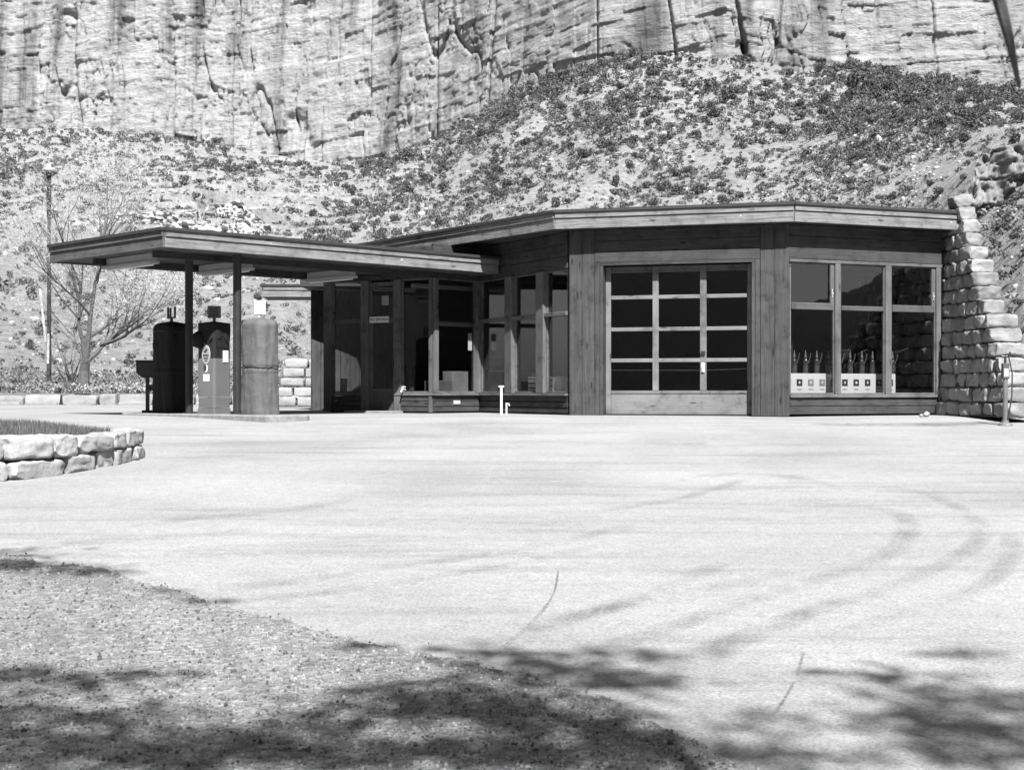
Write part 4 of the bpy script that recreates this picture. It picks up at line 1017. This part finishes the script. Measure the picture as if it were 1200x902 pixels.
# island service box on its post
p = IP(173); sb = empty('service_box', (p.x, p.y, ITOP), R(5)); tag(sb, 'small dark towel box with tapered bottom on a post beside the left pump', 'service box')
m = MB(); pr_ = [(-.21, 1.02), (.21, 1.02), (.21, .86), (.12, .70), (-.10, .70), (-.21, .80)]
m.v = [(x, -.12, z) for x, z in pr_]+[(x, .12, z) for x, z in pr_]; n = 6; m.f = [tuple(range(n))[::-1], tuple(range(n, 2*n))]+[(i, (i+1) % n, (i+1) % n+n, i+n) for i in range(n)]
m.build('box', M['steel_dark'], sb, local=True, bevel=.012)
MB().box(-.225, .225, -.135, .135, 1.021, 1.05).build('lid', M['steel_dark'], sb, local=True, bevel=.006)
MB().box(-.035, .035, -.035, .035, 0, .70).build('post', M['steel_dark'], sb, local=True)
MB().box(.036, .26, -.02, .02, .44, .56).build('shelf_arm', M['steel_dark'], sb, local=True)
MB().box(-.10, .14, -.09, .09, .0, .05).build('base', M['steel_dark'], sb, local=True)
MB().tube([(-.13, -.135, .93), (-.13, -.12, .93)], .02, 12).build('lock', M['steel'], sb, local=True)

# ================================================================== THINGS IN THE WINDOWS
r = offset(Rw, .34)
dz0, dz1 = .40, r.Z(990, 437.8); yd = .34
r0_ = Rw; r1_ = offset(Rw, .45)
xa, xb = max(.03, r.S(921)), r.S(1049.5)
rk_ = MB().box(xa, xb, yd, yd+.22, dz0, dz1).build('display_rack', M['white'], None, r0_, bevel=.006); tag(rk_, 'white printed bottle display rack low in the right hand window', 'display rack')
MB().box(xa+.05, xb-.05, yd+.05, yd+.2, .03, dz0-.002).build('stand', M['steel_dark'], rk_, local=True)
k = 0; px_ = 923.5
while px_ < 1049:
    cx = r.S(px_); s = .064; zc = (dz0+dz1)/2+.035
    m = MB().box(cx-s, cx+s, yd-.006, yd-.0005, zc-s, zc+s); em = m.build('printed_square', M['midgrey'] if k in (2, 3) else M['ink'], rk_, local=True)
    m = MB(); n = 5 if k % 2 else 12
    for i in range(n): a = 2*math.pi*i/n+.5; m.v.append((cx+.024*math.cos(a)*(1.3 if i % 2 else .9), yd-.009, zc+.024*math.sin(a)*(1.3 if i % 2 else .9)))
    m.v.append((cx-.035, yd-.009, zc+.05)); m.f = [tuple(range(n))]
    m.v = m.v[:n]; m.build('emblem', M['white'], rk_, local=True)
    MB().box(cx-.05, cx+.05, yd-.004, yd-.0005, zc-s-.075, zc-s-.058).build('caption_line', M['midgrey'], rk_, local=True)
    px_ += 13.3; k += 1
pb = [930.8, 944, 957.2, 970.6, 983.2, 996.3, 1010, 1022.5, 1035.5, 1046]
ORD = ['leftmost', 'second from left', 'third from left', 'fourth from left', 'mullion-hidden fifth', 'first in the middle pane', 'second in the middle pane', 'third in the middle pane', 'last in the middle pane', 'rightmost']
b0 = None
for i, q in enumerate(pb):
    cx = r1_.S(q); w_ = Rw.W(cx, yd+.11, dz1)
    if b0 is None:
        b0 = empty('oil_bottle', w_)
        MB().lathe([(.045, 0), (.052, .01), (.052, .22), (.048, .25), (.022, .30)], (0, 0, 0), 14).build('bottle', M['oil'], b0, local=True, smooth=True)
        MB().lathe([(.028, .30), (.026, .325), (.010, .42), (.007, .45)], (0, 0, 0), 12).build('spout', M['post_grey'], b0, local=True, smooth=True)
        MB().tube([(.05, 0, .20), (.085, 0, .30), (.10, 0, .40)], .006, 5).build('rack_wire', M['post_grey'], b0, local=True)
        MB().lathe([(.0535, .06), (.0535, .16)], (0, 0, 0), 14, False).build('label', M['steel'], b0, local=True)
        ob = b0
    else:
        ob = b0.copy(); sc.collection.objects.link(ob)
        for ch_ in list(b0.children):
            c2 = ch_.copy(); sc.collection.objects.link(c2); c2.parent = ob
        ob.location = w_
    tag(ob, ('%s oil bottle with metal spout on the white display rack' % ORD[i]), 'bottle', 'oil bottles on the display rack')
def carton(px0, px1, py0, fr, yin, mat, label, depth=.3, stripes=0, zb=.41, extra=None, nm='carton', grp='cartons in the office window'):
    x0, x1 = fr.S(px0), fr.S(px1); z1 = fr.Z((px0+px1)/2, py0); e = empty(nm, fr.W((x0+x1)/2, yin+depth/2, zb), fr.ang()); hx = abs(x1-x0)/2
    tag(e, label, nm, grp)
    MB().box(-hx, hx, -depth/2, depth/2, 0, z1-zb).build('body', mat, e, local=True, bevel=.006)
    for k in range(stripes):
        z = (z1-zb)*(k+.5)/stripes; MB().box(-hx*.95, hx*.95, -depth/2-.003, -depth/2-.0005, z-.012, z+.012).build('printed_band', M['ink'], e, local=True)
    MB().box(-.03, .03, -depth/2+.0, depth/2, z1-zb+.0005, z1-zb+.003).build('tape', M['tube_white'], e, local=True)
    return e
carton(515, 537, 446, B_, .18, M['cardboard_dark'], 'dark carton at the left of the narrow sunlit window', grp='cartons in the office window')
carton(538, 557, 435, B_, .22, M['cardboard'], 'tall brown carton behind the narrow sunlit window')
carton(564, 580, 434, C_, .18, M['cardboard'], 'pale patterned carton just right of the sunlit window corner', depth=.32)
carton(611, 624, 441.5, C_, .16, M['white'], 'white carton printed with dark bands on the window ledge', stripes=4)
carton(625, 639, 442, C_, .18, M['midgrey'], 'grey carton printed with dark bands beside the white one', stripes=3)
carton(642, 660, 440.5, C_, .18, M['cardboard'], 'plain brown carton nearest the timber pilaster')
w1 = a_.W(S(393), .3, .41); e = MB().box(-.09, .09, -.02, .02, 0, .32).build('paper_sack', M['midgrey'], None, loc=(w1.x, w1.y, .03+.4), rot=(0, .08, a_.ang()), bevel=.01)
e.location.z = .44; tag(e, 'small pale board leaning inside the leftmost office window', 'board')
m = MB().box(posts[0][1], posts[1][0], .12, .5, .38, .42).build('display_ledge', M['dark_wood'], ST, a_)
# service counter inside
cf = Frame((-2.3, 33.2), (-.4, 33.6)); ct = empty('counter', (cf.o.x, cf.o.y, .03)); tag(ct, 'dark wooden counter deep inside the glass office', 'counter')
MB().box(0, 1.9, 0, .5, .0, .95).build('counter_body', M['dark_wood'], ct, local=True); MB().box(-.04, 1.94, -.05, .55, .951, .99).build('counter_top', M['dark_wood'], ct, local=True)
for ch_ in ct.children: ch_.rotation_euler = (0, 0, cf.ang())

# ================================================================== OUTSIDE FIXTURES
Yp = 29.0; xp = rayx(587.5, Yp); o = empty('standpipe', (xp, Yp, 0)); tag(o, 'taller white pipe with a tee top in front of the office window', 'pipe')
MB().tube([(0, 0, -.02), (0, 0, .55)], .026, 10).build('pipe', M['white'], o, local=True); MB().box(-.055, .055, -.03, .03, .551, .585).build('cap', M['white'], o, local=True, bevel=.006)
xp = rayx(593.5, Yp); o = empty('standpipe', (xp, Yp, 0)); tag(o, 'shorter white pipe with a side tap just right of the taller one', 'pipe')
MB().tube([(0, 0, -.02), (0, 0, .24)], .018, 8).build('pipe', M['white'], o, local=True); MB().tube([(-.01, 0, .22), (.05, -.03, .22), (.06, -.03, .18)], .014, 6).build('tap', M['white'], o, local=True)
# air and water post by the stone wall
Yp = 24.8; xp = rayx(1178, Yp); zg = float(gzv(xp, np.array(Yp))); o = empty('air_hose_post', (xp, Yp, zg)); tag(o, 'slender grey air and water post standing before the stone wall', 'hose post')
MB().lathe([(.13, 0), (.12, .03), (.06, .06), (.055, .10)], (0, 0, 0), 14).build('base', M['post_grey'], o, local=True)
MB().tube([(0, 0, .09), (0, 0, .80)], .042, 12).build('pole', M['post_grey'], o, local=True)
MB().box(-.055, .055, -.055, .055, .80, 1.07).build('gauge_box', M['steel'], o, local=True, bevel=.01); MB().box(-.04, .04, -.06, -.056, .84, .98).build('gauge_glass', M['tube_white'], o, local=True)
MB().tube([(0, 0, 1.07), (0, 0, 1.22)], .022, 8).tube([(-.07, 0, 1.19), (.07, 0, 1.19)], .022, 8).tube([(.05, -.02, 1.2), (.07, -.05, 1.26)], .014, 6).build('tap', M['steel_dark'], o, local=True)
MB().tube([(.05, -.03, 1.18), (.10, -.06, .9), (.09, -.07, .5), (.05, -.06, .25), (.03, -.05, .1)], .012, 6).build('hose', M['ink'], o, local=True)
# street lamp
Yl = 58; xl = rayx(57.5, Yl); zt_ = hz(207, Yl); o = empty('street_lamp', (xl, Yl, .38)); tag(o, 'tall slender street lamp with a bowl shaped head beside the bare tree', 'street lamp')
MB().tube([(0, 0, 0), (0, 0, zt_-.38)], [.10, .055], 12).build('pole', M['steel'], o, local=True)
MB().tube([(0, 0, 0), (0, 0, .5)], .14, 12).build('pole_base', M['post_grey'], o, local=True)
MB().tube([(0, 0, zt_-1.7-.38), (0, 0, zt_-.38+.02)], .09, 12).build('neck', M['steel_dark'], o, local=True)
MB().lathe([(.06, 0), (.22, .04), (.34, .16), (.36, .24), (.30, .27)], (0, 0, zt_-.38), 20).build('lamp_bowl', M['post_grey'], o, local=True, smooth=True)
MB().lathe([(.30, .0), (.16, .06), (.09, .1), (.06, .22), (.03, .25)], (0, 0, zt_-.38+.272), 16).build('lamp_cap', M['white'], o, local=True, smooth=True)
q = MB().tube([(-.12, -.05, 2.1), (-.33, -.1, 4.2)], .05, 6).tube([(-.02, -.09, 1.2), (.02, -.12, 2.4)], .05, 6); q.build('conduit', M['white'], o, local=True)
# ------------------------------------------------------------------ bare tree
def grow(rnd, start, dirv, length, rad, depth, thick, thin, tips, bend=.35, ratio=.72):
    n = 5 if depth > 2 else 4; pts = [Vector(start)]; d = Vector(dirv).normalized(); rr = [rad]
    for k in range(n):
        d = (d+Vector((rnd.uniform(-1, 1), rnd.uniform(-1, 1), rnd.uniform(-.5, .8)))*bend*.35).normalized(); pts.append(pts[-1]+d*length/n); rr.append(rad*(1-.42*(k+1)/n))
    (thick if rad > .03 else thin).tube(pts, rr, 7 if rad > .05 else (5 if rad > .015 else 3))
    if depth == 0: tips.append(pts[-1]); tips.append(pts[2]); return
    kids = rnd.choice((2, 3, 3)) if depth > 1 else 4
    for k in range(kids):
        i = n if k == 0 else rnd.randint(1, n)
        a = Vector((rnd.uniform(-1, 1), rnd.uniform(-1, 1), rnd.uniform(-.35, .8))).normalized(); mixk = .3 if k == 0 else .75
        grow(rnd, pts[i], (d*(1-mixk)+a*mixk+Vector((0, 0, .12))), length*ratio*rnd.uniform(.8, 1.15), rr[i]*(.78 if k == 0 else .55), depth-1, thick, thin, tips, bend, ratio)
Yt = 57.0; xt = rayx(97, Yt); rt = random.Random(12); thick = MB(); thin = MB(); tips = []
bx_ = lambda px_, py_: (rayx(px_, Yt)-xt, 0, hz(py_, Yt)-.38)
thick.tube([(0, 0, -.1), (.02, 0, .35), (.05, .05, .9), bx_(100, 425)], [.32, .25, .2, .18], 10)
thick.tube([bx_(100, 425), bx_(103, 400), bx_(106, 370), bx_(112, 330)], [.14, .11, .09, .06], 8)
limbs = [((100, 425), (92, 380), (95, 340), .14, 0), ((101, 424), (118, 402), (138, 385), .16, .5), ((118, 404), (150, 396), (182, 380), .11, -.8), ((112, 330), (116, 290), (122, 250), .085, .3), ((104, 395), (125, 375), (132, 345), .10, .8),
         ((95, 340), (86, 305), (80, 270), .07, -.6), ((106, 370), (90, 345), (70, 320), .07, -1.), ((97, 425), (84, 405), (72, 385), .07, .7), ((138, 385), (165, 365), (195, 352), .07, .4), ((112, 330), (128, 300), (146, 275), .07, -.9), ((104, 380), (100, 330), (104, 270), .08, 1.2)]
for a, b, c3, rd_, dy in limbs:
    A, B, C3 = Vector(bx_(*a)), Vector(bx_(*b)), Vector(bx_(*c3)); B.y += dy; C3.y += dy*2.2
    thick.tube([A, A.lerp(B, .5)+Vector((.05, .05, 0)), B, B.lerp(C3, .5), C3], [rd_*.8, rd_*.62, rd_*.5, rd_*.4, rd_*.3], 7)
    for k in range(8):
        s0 = B.lerp(C3, k/7); dd = (C3-B).normalized()+Vector((rt.uniform(-1, 1), rt.uniform(-1, 1), rt.uniform(-.2, .9)))*.75
        grow(rt, s0, dd, rt.uniform(1.1, 1.9), rd_*.26, 4, thick, thin, tips)
tr_ = empty('bare_tree', (xt, Yt, .38)); tag(tr_, 'leafless spreading tree with fine pale twigs beside the street lamp', 'tree')
thick.build('trunk', M['bark'], tr_, local=True); cr_ = thin.build('crown', M['twig'], tr_, local=True)
m = []
for t in tips:
    for k in range(3):
        c4 = t+Vector((rt.uniform(-.2, .2), rt.uniform(-.2, .2), rt.uniform(-.2, .2))); s = .022
        a = Vector((rt.uniform(-1, 1), rt.uniform(-1, 1), rt.uniform(-1, 1))).normalized()*s; b = a.orthogonal().normalized()*s; m += [c4-a, c4+a, c4+b]
npmesh('buds', m, np.arange(len(m)).reshape(-1, 3), M['bud'], cr_)
# small leafless bushes by the lamp and tree
for k, (px_, Yv, hgt, lab) in enumerate(((82, 60, 2.6, 'low leafless bush with thin stems just left of the bare tree'), (240, 66, 3.2, 'leafless bush seen between the left pump and the middle pump'), (30, 62, 1.8, 'small twiggy bush left of the street lamp'))):
    th = MB(); ti = []; e = empty('bare_bush', (rayx(px_, Yv), Yv, .5)); tag(e, lab, 'bush'); rb = random.Random(40+k); tk = MB()
    for j in range(7): grow(rb, (rb.uniform(-.1, .1), rb.uniform(-.1, .1), -.1), (rb.uniform(-.6, .6), rb.uniform(-.6, .6), 1), hgt*.45, .03, 3, tk, th, ti, .5)
    if tk.f: tk.build('stems', M['twigd'], e, local=True)
    th.build('twigs', M['twig'], e, local=True)
def tufts(r, n):
    px = r.normal(120, 60, n); Yv = r.uniform(51, 62, n); return np.stack([(px-600)/F*Yv, Yv, np.full(n, .4)], -1), r.uniform(.25, .6, n)
brush('dry_grass', 500, tufts, .10, 40, M['drygrass'], 91, 'dry grass tufts around the foot of the bare tree', 'grass')
# loose stones by the end wall
rs2 = random.Random(3)
for k, (px_, py_, s, lab) in enumerate(((1091, 489, .09, 'pale loose stone on the ground below the right window corner'), (1085, 489.5, .05, 'tiny loose stone left of the larger one below the window'))):
    x_, y_ = gp(px_, py_); V_, F_ = rockproto(600+k); o = npmesh('loose_stone', V_*s*2, F_, M['stone_pale']); o.location = (x_, y_+.3, s*.4); tag(o, lab, 'stone')

# ================================================================== TREE BEHIND THE CAMERA (throws the dappled shade)
shade = [(560,762,.25),(600,775,.4),(640,790,.45),(690,790,.35),(560,822,.45),(610,835,.5),(660,845,.45),(500,838,.35),(450,815,.35),(710,870,.5),(760,885,.45),(640,885,.5),(560,885,.4),(480,880,.3),
         (770,768,.25),(700,765,.2),(745,800,.3),(875,845,.2),(820,880,.35),(1040,792,.3),(1085,812,.35),(1120,835,.35),(1160,860,.4),(1195,885,.4),(1130,765,.22),(1060,850,.3),(1180,820,.3),(1240,840,.4),(1110,880,.3),(950,890,.25),
         (20,792,.3),(110,800,.35),(60,845,.4),(20,880,.5),(110,880,.4),(160,845,.3),(220,870,.4),(290,885,.4),(340,870,.35),(390,845,.3),(380,890,.4),(430,760,.18),(180,895,.4),(-60,830,.5),
         (15,664,.3),(60,667,.4),(105,672,.3),(-60,650,.6),(195,693,.18),(245,704,.2)]
rt2 = random.Random(31); LV = []; nodes = []
for (a, b, s) in shade:
    gx, gy = gp(a, b); g_ = float(gzv(gx, np.array(gy))); h = rt2.uniform(8.5, 11.5)
    base = Vector((gx, gy, g_)); c5 = base+SUNV*(h/SUNV.z); nodes.append(c5)
    side = Vector((1, 0, 0)); up2 = SUNV.cross(side).normalized()
    n = int(76*s*s/.12)
    for k in range(n):
        q = c5+Vector((rt2.gauss(0, s*.62), rt2.gauss(0, s*.30)+0, rt2.gauss(0, s*.30)))
        sz = rt2.uniform(.02, .045); v1 = Vector((rt2.uniform(-1, 1), rt2.uniform(-1, 1), rt2.uniform(-1, 1))).normalized(); v2 = v1.orthogonal().normalized()
        LV += [q-v1*sz*1.7, q+v2*sz, q+v1*sz*1.7, q-v2*sz]
tb = Vector((2.6, -7.5, float(gzv(0, np.array(-7.5))))); ot = empty('shade_tree', tb); tag(ot, 'broad leafy tree behind the viewpoint whose crown shades the foreground', 'tree')
cr5 = npmesh('crown', LV, np.arange(len(LV)).reshape(-1, 4), M['leaf_near'], ot); cr5.location = -tb
m = MB(); fork = tb+Vector((.1, .1, 7.5)); m.tube([tb-Vector((0, 0, .2)), tb+Vector((.05, 0, 2.5)), tb+Vector((0, .1, 5)), fork], [.34, .26, .22, .2], 12)
for c5 in nodes:
    mid = fork.lerp(c5, .5)+Vector((rt2.uniform(-.3, .3), rt2.uniform(-.3, .3), .4)); m.tube([fork, mid, c5], [.018, .012, .003], 5)
m.build('trunk', M['bark'], ot)
m = MB(); m.tube([(1.35, 2.2, 3.4), (1.22, 2.8, 2.2), (1.03, 3.0, 1.45), (1.02, 3.02, 1.3), (1.045, 3.03, 1.22), (1.07, 3.04, 1.12)], [.03, .024, .018, .014, .010, .004], 6)
m.tube([tuple(fork), (2.0, -2.5, 5.6), (1.6, 0.5, 4.4), (1.35, 2.2, 3.4)], [.08, .06, .045, .03], 6)
ob_ = m.build('branch', M['bark'], ot)
print('shrubs', len(X), 'objects', len(sc.objects))
